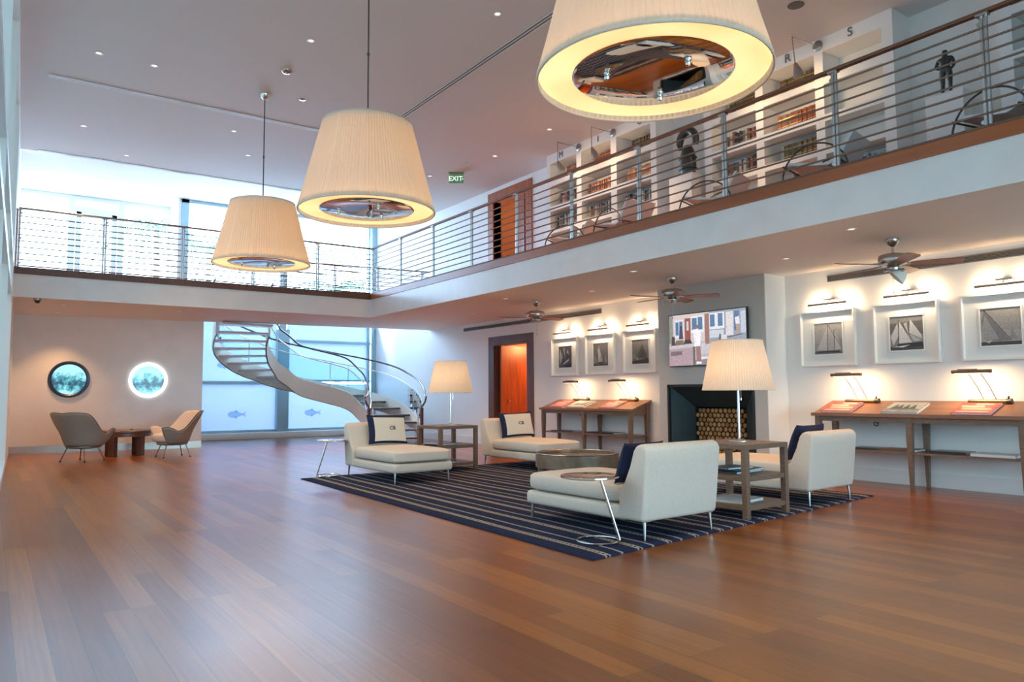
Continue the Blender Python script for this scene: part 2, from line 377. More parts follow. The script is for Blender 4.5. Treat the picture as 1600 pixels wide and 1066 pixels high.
def dup(root, loc, rz, label, group=None):
    r = root.copy(); C.objects.link(r); r.location = loc; r.rotation_euler = (0, 0, rz); r['label'] = label
    if group: r['group'] = group
    for ch in list(root.children):
        c = ch.copy(); C.objects.link(c); c.parent = r
        for g in list(ch.children):
            d = g.copy(); C.objects.link(d); d.parent = c
    return r
def dup_mesh(o, loc, rz, label=None, group=None):
    c = o.copy(); C.objects.link(c); c.location = loc; c.rotation_euler = (0, 0, rz)
    if label: c['label'] = label
    return c
def text_mesh(name, txt, size, material, parent, loc, rot, extrude=.004):
    cu = bpy.data.curves.new('t', 'FONT'); cu.body = txt; cu.size = size; cu.extrude = extrude; cu.align_x = 'CENTER'; cu.align_y = 'CENTER'
    to = bpy.data.objects.new('t', cu); C.objects.link(to)
    dg = bpy.context.evaluated_depsgraph_get(); me = bpy.data.meshes.new_from_object(to.evaluated_get(dg))
    bpy.data.objects.remove(to); me.name = name; me.materials.clear(); me.materials.append(material)
    o = bpy.data.objects.new(name, me); C.objects.link(o)
    if parent is not None: o.parent = parent
    o.location = loc; o.rotation_euler = rot
    return o

XW = 9.476; XF = 6.786; YF = 15.02; ZS = 2.859; ZE = 3.252; ZU = 3.37; ZC = 5.96; ZC2 = 6.33
YB, YT = 21.8, 20.65        # rear windows: terrace side, stair side
def yp(x): return 18.28 - .112*x     # face of the far lower wall and of the slab edge over the stair

# ================================================================ THE SETTING
def lx(y): return -.17 + .0288*y      # face of the left window wall
def build_shell():
    struct(MB().box(-2, 12, -4.7, 22, -.1, 0).build('floor', M['floor']))
    struct(MB().box(-40, 45, -40, 60, -.6, -.12).build('floor_outside_ground', M['stone']))  # unseen ground, kept pale to bounce daylight into the room
    # slab of the gallery: L along the right wall and across the far end
    b = MB(); b.prism([(XF, -4.6), (XW+.05, -4.6), (XW+.05, yp(XW)), (3.95, yp(3.95)), (.33, yp(.33)), (.25, YF), (XF, YF)], 'z', ZS, ZE)
    o = struct(b.build('ceiling_gallery_slab', [M['plaster'], M['soffit']]))
    for p in o.data.polygons:
        if p.normal.z < -.5: p.material_index = 1
    b = MB(); b.prism([(XF+.01, -4.6), (XW, -4.6), (XW, yp(XW)), (3.95, yp(3.95)), (3.95, YB+.1), (.3, YB+.1), (.26, YF+.01), (XF+.01, YF+.01)], 'z', ZE, ZU)
    struct(b.build('floor_gallery', M['floor']))
    struct(MB().box(XF-.018, XF+.05, -4.6, YF+.05, ZE, ZU+.005).build('trim_1', M['trimwood']))
    struct(MB().box(.2, XF-.018, YF-.018, YF+.05, ZE, ZU+.005).build('trim_2', M['framewood']))
    # ceilings
    struct(MB().box(-.9, XW+.1, -4.7, 16.95, ZC, ZC+.2).build('ceiling', M['ceiling']))
    struct(MB().box(-.9, XW+.1, 16.95, 22.1, ZC2, ZC2+.15).build('ceiling_rear', M['ceiling']))
    # right wall, both storeys, with the two door openings
    b = MB(); a = XW; c = XW+.2
    b.box(a, c, -4.6, 6.6, 0, ZU); b.box(a, c, 6.6, 8.5, 1.32, ZU); b.box(a, c, 8.5, 12.86, 0, ZU); b.box(a, c, 14.16, 20.8, 0, ZU); b.box(a, c, 12.86, 14.16, 2.29, ZU)
    b.box(a, c, -4.6, 12.90, ZU, ZC2); b.box(a, c, 14.15, 20.8, ZU, ZC2); b.box(a, c, 12.90, 14.15, 5.64, ZC2)
    struct(b.build('wall_right', M['wall']))
    # rooms glimpsed through the doors
    b = MB(); b.box(c, 12.2, 14.9, 15, 0, 2.8); b.box(12.1, 12.2, 12, 15, 0, 2.8); b.box(c, 12.2, 11.9, 12, 0, 2.8); b.box(c, 12.2, 11.9, 15, 2.7, 2.8)
    b.box(c, 12.2, 14.9, 15, ZU, 6.2); b.box(12.1, 12.2, 12, 15, ZU, 6.2); b.box(c, 12.2, 11.9, 12, ZU, 6.2); b.box(c, 12.2, 11.9, 15, 6.1, 6.2); b.box(c, 12.2, 11.9, 15, ZU-.2, ZU)
    struct(b.build('wall_corridor', M['corridor']))
    light('corridor_lamp', 'POINT', (10.9, 13.4, 2.3), 75, WARM, .15)
    light('corridor_lamp', 'POINT', (10.9, 13.4, 5.6), 18, WARM, .15)
    # far lower wall (portholes), skewed like the slab edge
    struct(MB().add([(.33, yp(.33), 0), (3.95, yp(3.95), 0), (3.95, yp(3.95)+.18, 0), (.33, yp(.33)+.18, 0)] +
                    [(.33, yp(.33), ZS+.02), (3.95, yp(3.95), ZS+.02), (3.95, yp(3.95)+.18, ZS+.02), (.33, yp(.33)+.18, ZS+.02)],
                    [(0, 1, 5, 4), (1, 2, 6, 5), (2, 3, 7, 6), (3, 0, 4, 7), (4, 5, 6, 7), (0, 3, 2, 1)]).build('wall_far', M['plaster']))
    struct(MB().box(3.8, 3.95, yp(3.95)+.18, YT+.2, 0, ZE).build('wall_stair_left', M['wall']))
    b = MB(); b.add([(.34, yp(.34)-.02, 0), (3.95, yp(3.95)-.02, 0), (3.95, yp(3.95), 0), (.34, yp(.34), 0), (.34, yp(.34)-.02, .15), (3.95, yp(3.95)-.02, .15), (3.95, yp(3.95), .15), (.34, yp(.34), .15)],
                    [(0, 1, 5, 4), (1, 2, 6, 5), (2, 3, 7, 6), (3, 0, 4, 7), (4, 5, 6, 7), (0, 3, 2, 1)])
    struct(b.build('baseboard_far', M['nickel']))
    b = MB(); b.box(XW-.02, XW, -4.6, 6.5, 0, .165); b.box(XW-.02, XW, 8.56, 12.65, 0, .165); b.box(XW-.02, XW, 14.37, YT, 0, .165)
    b.box(XW-.028, XW, -4.6, 6.5, .15, .17); b.box(XW-.028, XW, 8.56, 12.65, .15, .17)
    struct(b.build('baseboard_right', M['trim_white']))
    # left window wall: piers, rails and panes
    b = MB(); g = MB(); fr = MB()
    ys = [-4.6, -1.6, 1.4, 4.4, 7.4, 10.4, 13.4]
    for y in ys: b.box(lx(y)-.30, lx(y)+.0, y-.09, y+.09, 0, ZC)
    # solid end pier and header/sill bands
    def band(mb, y0, y1, z0, z1, t):
        mb.add([(lx(y0), y0, z0), (lx(y1), y1, z0), (lx(y1)-t, y1, z0), (lx(y0)-t, y0, z0), (lx(y0), y0, z1), (lx(y1), y1, z1), (lx(y1)-t, y1, z1), (lx(y0)-t, y0, z1)],
               [(0, 1, 5, 4), (1, 2, 6, 5), (2, 3, 7, 6), (3, 0, 4, 7), (4, 5, 6, 7), (0, 3, 2, 1)])
    band(b, 14.4, 18.3, 0, ZC, .3); band(b, -4.6, 14.4, ZC-.35, ZC, .25); band(b, 18.3, YB+.1, ZU, ZC2, .25)
    struct(b.build('wall_left', M['wall']))
    for z in (0, 2.7, 3.3): band(fr, -4.6, 14.4, z, z+.12, .12)
    struct(fr.build('window_1', M['alu_light']))
    gl = MB(); gl.add([(lx(-4.6)-.1, -4.6, .1), (lx(14.4)-.1, 14.4, .1), (lx(14.4)-.1, 14.4, ZC-.3), (lx(-4.6)-.1, -4.6, ZC-.3)], [(0, 1, 2, 3)])
    struct(gl.build('window_1_pane', M['tintglass'], fix=False))
    # wall behind the viewer, with a wide window
    b = MB(); b.box(-.5, .4, -4.75, -4.6, 0, ZC); b.box(8.6, XW+.1, -4.75, -4.6, 0, ZC); b.box(.4, 8.6, -4.75, -4.6, 0, .25); b.box(.4, 8.6, -4.75, -4.6, 2.6, ZC)
    struct(b.build('wall_near', M['wall']))
    light('window_portal', 'AREA', (4.5, -4.62, 1.42), 1, size=8.0, size_y=2.3, aim=(4.5, 5, 1.42), portal=True)
    struct(MB().add([(.4, -4.68, .25), (8.6, -4.68, .25), (8.6, -4.68, 5.4), (.4, -4.68, 5.4)], [(0, 1, 2, 3)]).build('window_4_pane', M['tintglass2'], fix=False))
build_shell()

def build_rear_windows():
    # upstairs left: pane, glazed door, pane
    f = MB(); y0, y1 = YB-.04, YB+.08
    f.box(.3, .46, y0, y1, ZU+.06, 6.22); f.box(1.49, 1.64, y0, y1, ZU+.06, 6.22); f.box(2.62, 2.76, y0, y1, ZU+.06, 6.22); f.box(3.82, 4.02, y0, y1, ZU+.06, 6.22)
    f.box(.3, 4.02, y0, y1, 6.22, ZC2); f.box(.3, 4.02, y0, y1, ZU, ZU+.06); f.box(1.64, 2.62, y0, y1, 5.93, 6.05)
    struct(f.build('window_2', M['alu_light']))
    d = MB(); d.box(1.66, 1.78, y0+.02, y1-.02, ZU+.06, 5.92); d.box(2.48, 2.60, y0+.02, y1-.02, ZU+.06, 5.92); d.box(1.66, 2.6, y0+.02, y1-.02, 5.78, 5.92); d.box(1.66, 2.6, y0+.02, y1-.02, ZU+.06, ZU+.25)
    struct(d.build('door_1', M['alu_light']))
    h = MB(); h.tube([(2.45, y0-.05, 4.2), (2.45, y0-.05, 4.7)], .015, 8); struct(h.build('door_1_handle', M['steel']))
    g = MB()
    for a, c in ((.46, 1.49), (1.78, 2.48), (2.76, 3.82)): g.add([(a, YB+.02, ZU), (c, YB+.02, ZU), (c, YB+.02, 6.22), (a, YB+.02, 6.22)], [(0, 1, 2, 3)])
    struct(g.build('window_2_pane', M['glass'], fix=False))
    struct(MB().box(3.88, 4.14, YT, YB+.1, 0, ZC2).build('wall_rear_return', M['wall']))
    # stair curtain wall, two storeys
    f = MB(); y0, y1 = YT-.06, YT+.08
    f.box(3.95, 4.13, y0, y1, .17, ZC2)
    f.box(6.50, 6.82, y0-.1, y1, .17, 3.0); f.box(6.56, 6.76, y0, y1, 3.0, ZC2)
    f.box(9.22, 9.27, y0-.02, y1, .17, ZC2); f.box(9.33, XW, y0-.02, y1, .17, ZC2)
    f.box(3.95, XW, y0, y1, .17, .235); f.box(3.95, 6.6, y0, y1, 1.47, 1.55); f.box(6.7, 9.3, y0, y1, 1.55, 1.60); f.box(7.0, 9.3, y0, y1, 2.66, 2.73)
    f.box(3.95, XW, y0, y1, 3.28, 3.40); f.box(3.95, XW, y0, y1, 6.24, ZC2)
    struct(f.build('window_3', M['alu']))
    g = MB()
    for a, c in ((4.13, 5.2), (5.2, 6.56), (6.76, 9.24)): g.add([(a, YT+.02, 3.4), (c, YT+.02, 3.4), (c, YT+.02, 6.24), (a, YT+.02, 6.24)], [(0, 1, 2, 3)])
    struct(g.build('window_3_pane', M['glass'], fix=False))
    g = MB()
    for a, c in ((4.13, 6.52), (6.8, 9.24)):
        for z0, z1 in ((.235, 1.48), (1.55, 3.28)): g.add([(a, YT+.01, z0), (c, YT+.01, z0), (c, YT+.01, z1), (a, YT+.01, z1)], [(0, 1, 2, 3)])
    struct(g.build('window_3_frosted_pane', M['frosted'], fix=False))
    struct(MB().box(3.95, XW, YT-.28, YT-.02, 0, .17).build('baseboard_stair_window', M['trim_white'], bevel=.01))
    # etched fish
    def fish(x, z, s, label, flip=1):
        b = MB(); n = 20; pts = [(.5*math.cos(2*PI*i/n), .22*math.sin(2*PI*i/n)*(1+.25*math.cos(2*PI*i/n))) for i in range(n)]
        tail = [(-.44, .03), (-.78, .2), (-.68, 0), (-.78, -.2), (-.44, -.03)]; fin = [(.1, .2), (-.1, .34), (-.25, .15)]; fin2 = [(.05, -.19), (-.08, -.33), (-.2, -.16)]
        for i, poly in enumerate((pts, tail, fin, fin2)): b.add([(x+flip*px*s, YT-.001*i, z+pz*s) for px, pz in poly], [tuple(range(len(poly)))])
        return tag(b.build('fish_motif', M['fishetch'], fix=False), label, 'window motif')
    fish(5.42, .66, .38, 'grey fish motif etched on the lower pane left of the dark mullion', -1)
    fish(7.52, .67, .38, 'grey fish motif etched on the lower pane right of the dark mullion', -1)
    fish(5.10, 1.98, .34, 'faint fish motif etched on the pane above, beside the top of the stair', -1)
build_rear_windows()

def build_door(n, z0, ztop, leaf):
    fo = MB(); a = XW-.03
    fo.box(a, XW+.2, 12.65, 12.87, z0, ztop); fo.box(a, XW+.2, 14.15, 14.37, z0, ztop); fo.box(a, XW+.2, 12.87, 14.15, ztop-.21, ztop)
    struct(fo.build('door_%d_frame' % n, M['framewood'] if n == 2 else M['doorwood'], bevel=.004))
    l = MB()
    if n == 2: l.cbox((10.0, 14.05, z0+1.14), (.95, .045, 2.26), rz=.15)
    else:
        l.cbox((10.0, 13.0, z0+1.12), (.95, .045, 2.24), rz=-.12); l.cbox((9.62, 13.14, z0+1.12), (.05, .5, 2.24))
    struct(l.build('door_%d' % n, M['doorwood']))
    h = MB(); h.lathe([(.02, 0), (.03, .02), (.03, .05), (.0, .06)], (9.75, 13.95, z0+1.0), 12, ax='y'); struct(h.build('door_%d_handle' % n, M['nickel'], smooth=True))
build_door(2, 0, 2.48, 1); build_door(3, ZU, 5.855, 1)

def build_chimney():
    b = MB(); b.box(9.0, XW, 6.50, 6.71, 0, ZS); b.box(9.0, XW, 8.39, 8.56, 0, ZS); b.box(9.0, XW, 6.71, 8.39, 1.30, ZS); b.box(9.0, XW, 6.71, 8.39, 0, .04)
    struct(b.build('wall_chimney_breast', M['wall']))
    b = MB(); b.box(8.985, 9.0, 6.50, 6.71, 0, ZS); b.box(8.985, 9.0, 8.39, 8.56, 0, ZS); b.box(8.985, 9.0, 6.71, 8.39, 1.30, ZS)
    struct(b.build('wall_chimney_face', M['wallgrey']))
    t = thing('fireplace', 'dark slate-coloured fireplace recess with sloping hood in the grey chimney breast', 'fireplace', (9.0, 7.55, .04))
    f = MB(); F = [(0, -.84, 0), (0, .84, 0), (0, .84, 1.26), (0, -.84, 1.26)]; K = [(.44, -.34, 0), (.44, .66, 0), (.44, .66, .90), (.44, -.34, .90)]
    Q = [(.80, y, z) for _, y, z in K]
    f.add(F+K+Q, [(0, 4, 7, 3), (1, 2, 6, 5), (3, 7, 6, 2), (0, 1, 5, 4), (4, 8, 11, 7), (5, 6, 10, 9), (7, 11, 10, 6), (8, 9, 10, 11), (4, 5, 9, 8)])
    f.build('firebox_lining', M['firebox'], t, fix=False)
    f = MB(); f.box(-.02, .02, -.84, -.80, 0, 1.26); f.box(-.02, .02, .80, .84, 0, 1.26); f.box(-.02, .02, -.84, .84, 1.22, 1.26)
    f.build('firebox_surround', M['black'], t)
    # stacked logs, ends facing the room
    lm = MB(); r = .0385; n = 14
    lm.lathe([(r*.97, 0), (r, .006), (r, .30), (r*.97, .306)], (0, 0, 0), n, ax='x'); 
    lm.cur = 1; lm.lathe([(r*.9, -.001), (r*.62, -.003), (r*.55, -.001), (r*.2, -.003), (0, -.003)], (0, 0, 0), n, ax='x', cap=False)
    me = lm.mesh('firewood_log', [M['bark'], M['logend']], True)
    k = 0
    for row in range(12):
        for c_ in range(12 if row % 2 == 0 else 11):
            y = 7.252+c_*.0833+(.0 if row % 2 == 0 else .0416)+random.uniform(-.002, .002); z = .04+.040+row*.0728
            o = bpy.data.objects.new('firewood_log', me); C.objects.link(o); o.location = (9.45+random.uniform(-.012, .012), y, z); o.rotation_euler = (random.uniform(0, 6), 0, 0)
            s = random.uniform(.94, 1.0); o.scale = (1, s, s)
            tag(o, 'firewood log in the fireplace stack, %s from the left in the %s row up' % (ORD[(11 if row % 2 == 0 else 10)-c_], ORD[row]), 'log', 'firewood logs stacked in the fireplace')
def logend():
    m = bpy.data.materials.new('log_end_grain'); m.use_nodes = True; nt = m.node_tree; n = nt.nodes; L = nt.links; b = n['Principled BSDF']; b.inputs['Roughness'].default_value = .7
    oi = n.new('ShaderNodeObjectInfo'); cr = n.new('ShaderNodeValToRGB'); cr.color_ramp.elements[0].color = (.42, .17, .045, 1); cr.color_ramp.elements[1].color = (.66, .42, .16, 1)
    L.new(oi.outputs['Random'], cr.inputs[0])
    tc = n.new('ShaderNodeTexCoord'); wv = n.new('ShaderNodeTexWave'); wv.wave_type = 'RINGS'; wv.rings_direction = 'X'; wv.inputs['Scale'].default_value = 40; L.new(tc.outputs['Object'], wv.inputs['Vector'])
    c2 = n.new('ShaderNodeValToRGB'); c2.color_ramp.elements[0].color = (.6, .6, .6, 1); c2.color_ramp.elements[1].color = (1.1, 1.1, 1.1, 1); L.new(wv.outputs['Fac'], c2.inputs[0])
    mx = n.new('ShaderNodeMixRGB'); mx.blend_type = 'MULTIPLY'; mx.inputs[0].default_value = 1; L.new(cr.outputs[0], mx.inputs[1]); L.new(c2.outputs[0], mx.inputs[2]); L.new(mx.outputs[0], b.inputs['Base Color'])
    return m
M['logend'] = logend()
build_chimney()

# ================================================================ GALLERY RAILINGS
RODZ = [4.36-.107*k for k in range(1, 10)]
def railing(label, p0, p1, posts, top=ZU, wood=True, side=1):
    d = Vector((p1[0]-p0[0], p1[1]-p0[1], 0)); Lh = d.length; rz = math.atan2(d.y, d.x)
    t = thing('gallery_railing', label, 'railing', (p0[0], p0[1], top), rz)
    h = MB(); h.prism([(-.028, 1.0), (.028, 1.0), (.034, 1.018), (.02, 1.034), (-.02, 1.034), (-.034, 1.018)], 'x', 0, Lh)
    h.build('handrail', M['handrail_wood'] if wood else M['gunmetal'], t)
    for z in RODZ: MB().tube([(0, 0, z-ZU), (Lh, 0, z-ZU)], .0105 if z != RODZ[-1] else .013, 8).build('rail_rod', M['gunmetal'], t, smooth=True)
    m = MB(); m.lathe([(.016, -.07), (.016, 1.0)], (-.018, -.012, 0), 12); m.lathe([(.016, -.07), (.016, 1.0)], (.018, -.012, 0), 12)
    m.box(-.05, .05, -.03, .03, .985, 1.002)
    for z in (.93, .50, .07): m.lathe([(0, -.045), (.018, -.04), (.018, -.012)], (.04, 0, z), 10, ax='y'); 
    me = m.mesh('post', M['steel'], True)
    for s in posts:
        if s < 0 or s > Lh: continue
        o = bpy.data.objects.new('post', me); C.objects.link(o); o.parent = t; o.location = (s, 0, 0)
    return t
railing('long steel railing with brown handrail along the library side of the gallery', (XF+.02, -3.9), (XF+.02, YF+.0), [YF-.02+3.9-1.37*k for k in range(14)])
railing('steel railing with nine rods across the far end of the gallery', (.30, YF+.02), (XF+.0, YF+.02), [.0, 1.30, 2.62, 3.94, 5.27], wood=False)
railing('rear steel railing along the edge of the stair opening, seen behind the far railing', (5.6, yp(5.6)-.12), (9.40, yp(9.40)-.12), [.06, 1.3, 2.4, 3.6], wood=False)

# ================================================================ SPIRAL STAIR
SX = [7.652, 8.055, 8.182, 7.883, 6.744, 5.835, 5.22, 4.896, 4.824, 4.955]
SY = [15.53, 16.324, 17.198, 18.116, 19.153, 19.259, 18.914, 18.342, 17.554, 16.6]
def herm(v, k):
    N = 10; st = 20/9; i = int(min(max(math.ceil(k/st)-1, 0), N-2)); t = (k-i*st)/st
    def m(j): return (v[j+1]-v[j-1])/2 if 0 < j < N-1 else ((v[1]-v[0]) if j <= 0 else (v[-1]-v[-2]))
    return (2*t**3-3*t**2+1)*v[i]+(t**3-2*t**2+t)*m(i)+(-2*t**3+3*t**2)*v[i+1]+(t**3-t**2)*m(i+1)
def sp(k, off, h=0):
    e = .25
    dx = herm(SX, min(k+e, 20))-herm(SX, max(k-e, 0)); dy = herm(SY, min(k+e, 20))-herm(SY, max(k-e, 0)); l = math.hypot(dx, dy)
    return Vector((herm(SX, k)+dy/l*off, herm(SY, k)-dx/l*off, .1665*k+h))
def build_stair():
    t = thing('curved_staircase', 'curved open-riser staircase with glass balustrade sweeping up to the gallery', 'staircase', (7.65, 15.53, 0))
    B = Vector((7.65, 15.53, 0)); ks = [i*.25 for i in range(0, 70)]   # up to k = 17.25
    KT = 17.25
    def rel(v): return Vector(v)-B
    for side, nm in ((.60, 'outer'), (-.60, 'inner')):
        m = MB(); a = []; c = []
        lo = lambda k: -.30 if k > 1.6 else -.1665*k-.02+max(0, (k-1.2))*.01
        vs = []
        for k in ks:
            h0 = max(-.30, -.1665*k); h1 = .13
            for off, h in ((side-.018, h0), (side+.018, h0), (side+.018, h1), (side-.018, h1)): vs.append(rel(sp(k, off, h)))
        n = len(ks); fs = [(4*i+j, 4*i+4+j, 4*i+4+(j+1) % 4, 4*i+(j+1) % 4) for i in range(n-1) for j in range(4)] + [(0, 1, 2, 3), (4*n-1, 4*n-2, 4*n-3, 4*n-4)]
        m.add(vs, fs).build('stringer', M['stair_paint'], t, smooth=True)
        # dark edge line along the bottom of each stringer
        MB().tube([rel(sp(k, side, -.30)) for k in ks if k >= 1.8], .018, 6).build('stringer_edge', M['gunmetal'], t, smooth=True)
        g = MB(); vs = []
        for k in ks: vs += [rel(sp(k, side, .13)), rel(sp(k, side, .68))]
        g.add(vs, [(2*i, 2*i+2, 2*i+3, 2*i+1) for i in range(n-1)]).build('glass_balustrade', M['railglass'], t, fix=False)
        s = 1 if side > 0 else -1
        hk = [k for k in ks if k >= .75]
        p = [rel(sp(0, side-.02*s, .80)), rel(sp(0, side+.0*s, .88)), rel(sp(0.05, side+.07*s, .98)), rel(sp(.3, side+.10*s, 1.05))] + [rel(sp(k, side+.06*s, .98 if k > 1.5 else 1.03-.05*(k-.75)/.75)) for k in hk]
        MB().tube(p, .022, 8).build('handrail', M['handrail_dark'], t, smooth=True)
        MB().tube([rel(sp(k, side, .72)) for k in ks if k >= .25], .015, 8).build('lower_rail', M['steel'], t, smooth=True)
        q = sp(0, side, 0)
        MB().box(-.03, .03, -.03, .03, 0, .86).build('newel_post', M['newel'], t, loc=tuple(rel(q)), bevel=.004)
        q = sp(0.25, side-.08*s, 0); m = MB(); m.lathe([(.02, 0), (.02, .8)], (0, 0, 0), 10); m.tube([(-.02, 0, .45), (-.09*s, 0, .45), (-.11*s, 0, .38), (-.09*s, 0, .31), (-.02, 0, .31)], .012, 6)
        m.build('newel_strut', M['chrome'], t, loc=tuple(rel(q)), smooth=True)
        for k in (3.6, 7.5, 11.5, 15.5):
            a = rel(sp(k, side, .0)); MB().tube([a, a+Vector((0, 0, .74))], .012, 8).build('baluster', M['steel'], t, smooth=True)
    for k in range(1, 18):
        m = MB(); vs = []
        for kk in (k-.02, k+1.15):
            for off in (-.585, .585):
                p = sp(min(kk, 19), off, 0); p.z = .1665*k; vs += [rel(p)-Vector((0, 0, .045)), rel(p)]
        m.add(vs, [(0, 2, 3, 1), (4, 5, 7, 6), (0, 1, 5, 4), (2, 6, 7, 3), (1, 3, 7, 5), (0, 4, 6, 2)])
        o = m.build('tread', [M['tread'], M['tread_nose']], t)
        n0 = MB(); a = rel(sp(k-.04, -.585, 0)); b_ = rel(sp(k-.04, .585, 0)); a.z = b_.z = .1665*k-.022
        n0.tube([a, b_], .024, 6).build('nosing', M['tread_nose'], o)
M['stair_paint'] = mat('painted_steel_stringer', (.80, .78, .70), .45, bump=.03)
M['handrail_dark'] = mat('dark_handrail', (.10, .07, .07), .25, .6, bump=.02)
M['newel'] = mat('burgundy_newel', (.09, .025, .025), .35, bump=.03)
M['tread'] = mat('pale_tread_stone', (.66, .68, .68), .35, bump=.03)
M['tread_nose'] = mat('dark_tread_edge', (.075, .05, .05), .45, bump=.03)
build_stair()

# ================================================================ PENDANTS
def build_pendant(loc, label):
    # loc: centre of the lower rim
    t = thing('pendant_lamp', label, 'pendant lamp', loc, 0, 'large pleated pendant lamps')
    R0, R1, Hh = .735, .49, .97; n = 480
    sh = MB(); sh.lathe([(R0, 0), (R0*1.003, .015), (R0*.75+R1*.25, Hh*.25), ((R0+R1)/2, Hh*.5), (R0*.25+R1*.75, Hh*.75), (R1*1.003, Hh-.015), (R1, Hh)], (0, 0, 0), n, cap=False,
             mod=lambda i: .0045*(1 if i % 4 < 2 else -1)+(-.006 if i % 40 < 2 else 0))
    sh.build('lamp_shade', M['shade'], t)
    MB().tube([(R0*math.cos(2*PI*i/64), R0*math.sin(2*PI*i/64), 0) for i in range(64)], .008, 6, closed=True).build('shade_rim', M['linen'], t, smooth=True)
    MB().tube([(R1*math.cos(2*PI*i/48), R1*math.sin(2*PI*i/48), Hh) for i in range(48)], .007, 6, closed=True).build('shade_rim', M['linen'], t, smooth=True)
    d = MB(); d.lathe([(.50, .035), (R0-.012, .035)], (0, 0, 0), 64, cap=False); d.build('diffuser_ring', M['diffuser'], t, fix=False)
    c = MB(); c.lathe([(0, .015), (.25, .017), (.495, .02), (.51, .03), (.51, .045), (0, .045)], (0, 0, 0), 64); c.build('mirror_disc', M['mirrordisc'], t, smooth=True)
    for a in (.6, 2.7, 4.7): MB().lathe([(.0, -.03), (.014, -.026), (.018, -.012), (.012, 0), (.022, .004), (.022, .016)], (.30*math.cos(a), .30*math.sin(a), 0), 12).build('finial', M['chrome'], t, smooth=True)
    cap = MB(); cap.lathe([(.0, Hh-.05), (R1*.98, Hh-.05)], (0, 0, 0), 48, cap=False); cap.lathe([(.03, Hh-.05), (.03, Hh+.03), (.01, Hh+.06)], (0, 0, 0), 12); cap.build('top_plate', M['shade'], t)
    top = ZC-loc[2]
    MB().tube([(0, 0, Hh), (0, 0, top)], .009, 8).build('cable', M['cable'], t)
    MB().lathe([(.012, top-1.05), (.018, top-1.03), (.012, top-1.01)], (0, 0, 0), 8).build('cable_joint', M['cable'], t)
    MB().lathe([(.02, top-.10), (.05, top-.07), (.085, top-.02), (.085, top)], (0, 0, 0), 24).build('canopy', M['chrome'], t, smooth=True)
    light('pendant_bulb', 'POINT', (loc[0], loc[1], loc[2]+.42), 12, WARM2, .12)
    light('pendant_glow', 'AREA', (loc[0], loc[1], loc[2]-.05), 24, WARM2, 1.2, aim=(loc[0], loc[1], 0))
build_pendant((3.38, 3.23, 3.16), 'nearest pleated pendant lamp, cut off by the top of the photo')
build_pendant((3.30, 7.42, 3.15), 'middle pleated pendant lamp hanging on a long cable')
build_pendant((3.42, 11.66, 3.21), 'farthest and smallest pleated pendant lamp, in front of the upstairs windows')

# ================================================================ RUG
def build_rug():
    P = [(3.475, 3.975), (8.12, 4.53), (8.16, 10.42), (3.58, 10.19)]
    t = .018; me = bpy.data.meshes.new('rug'); N = 60
    vs = []; uv = []; fs = []
    def bil(u, v):
        a = [P[0][i]*(1-u)+P[1][i]*u for i in (0, 1)]; b = [P[3][i]*(1-u)+P[2][i]*u for i in (0, 1)]
        return a[0]*(1-v)+b[0]*v, a[1]*(1-v)+b[1]*v
    for j in range(N+1):
        for i in range(N+1):
            u, v = i/N, j/N; e = min(u, 1-u, v, 1-v); x, y = bil(u, v)
            vs.append((x, y, t+.0015*math.sin(31*u)*math.sin(23*v)-(.006 if e == 0 else 0))); uv.append((u*4.66, v*6.1))
    fs = [(j*(N+1)+i, j*(N+1)+i+1, (j+1)*(N+1)+i+1, (j+1)*(N+1)+i) for j in range(N) for i in range(N)]
    b0 = len(vs); ring = [i for i in range(N+1)]+[j*(N+1)+N for j in range(1, N+1)]+[N*(N+1)+i for i in range(N-1, -1, -1)]+[j*(N+1) for j in range(N-1, 0, -1)]
    for r in ring: vs.append((vs[r][0], vs[r][1], .001)); uv.append(uv[r])
    m = len(ring); fs += [(ring[i], b0+i, b0+(i+1) % m, ring[(i+1) % m]) for i in range(m)]
    me.from_pydata(vs, [], fs); l = me.uv_layers.new(name='UVMap')
    for lp in me.loops: l.data[lp.index].uv = uv[lp.vertex_index]
    me.materials.append(M['rug']); 
    for p in me.polygons: p.use_smooth = True
    o = bpy.data.objects.new('rug', me); C.objects.link(o)
    tag(o, 'large navy rug with cream and white pinstripes under the lounge seats', 'rug')
build_rug()
RZ = .0195

# ================================================================ CHAISES
def make_chaise(loc, rz, label):
    t = thing('chaise_longue', label, 'chaise longue', loc, rz, 'cream chaise longues on the navy rug'); t.scale = (1, .9, 1)
    W = .44
    MB().box(-W, W, -.84, .56, .135, .255).build('seat_base', M['linen'], t, bevel=.035, seg=4)
    m = MB(); m.sell((0, -.155, .338), (W+.005, .70, .09), .35, .22, 48, 16, fn=lambda p: Vector((p.x, p.y, p.z*(1.0+.12*(1-(p.x/.46)**2)*(1-(p.y/.7)**2) if p.z > 0 else .9))))
    m.build('seat_cushion', M['linen'], t, smooth=True)
    prof = [(.50, .145), (.79, .145), (.815, .30), (.85, .62), (.858, .69), (.835, .735), (.78, .748), (.72, .735), (.685, .69), (.64, .57), (.565, .43), (.50, .36)]
    MB().prism(prof, 'x', -W-.012, W+.012).build('backrest', M['linen'], t, bevel=.032, seg=4)
    for sx in (-1, 1):
        for y, l_ in ((-.775, .16), (.755, .16)):
            m = MB(); m.tube([(sx*(W-.045), y, .15), (sx*(W-.04), y*1.008, .08), (sx*(W-.035), y*1.015, 0)], [.017, .013, .008], 10); m.cbox((sx*(W-.06), y, .148), (.07, .05, .008))
            m.build('leg', M['steel'], t, smooth=True)
    return t
make_chaise((4.66, 9.405, RZ), .03, 'cream chaise longue at the far left end of the rug, foot towards the viewer')
make_chaise((7.10, 9.59, RZ), .03, 'cream chaise longue behind the round coffee table, by the left console desk')
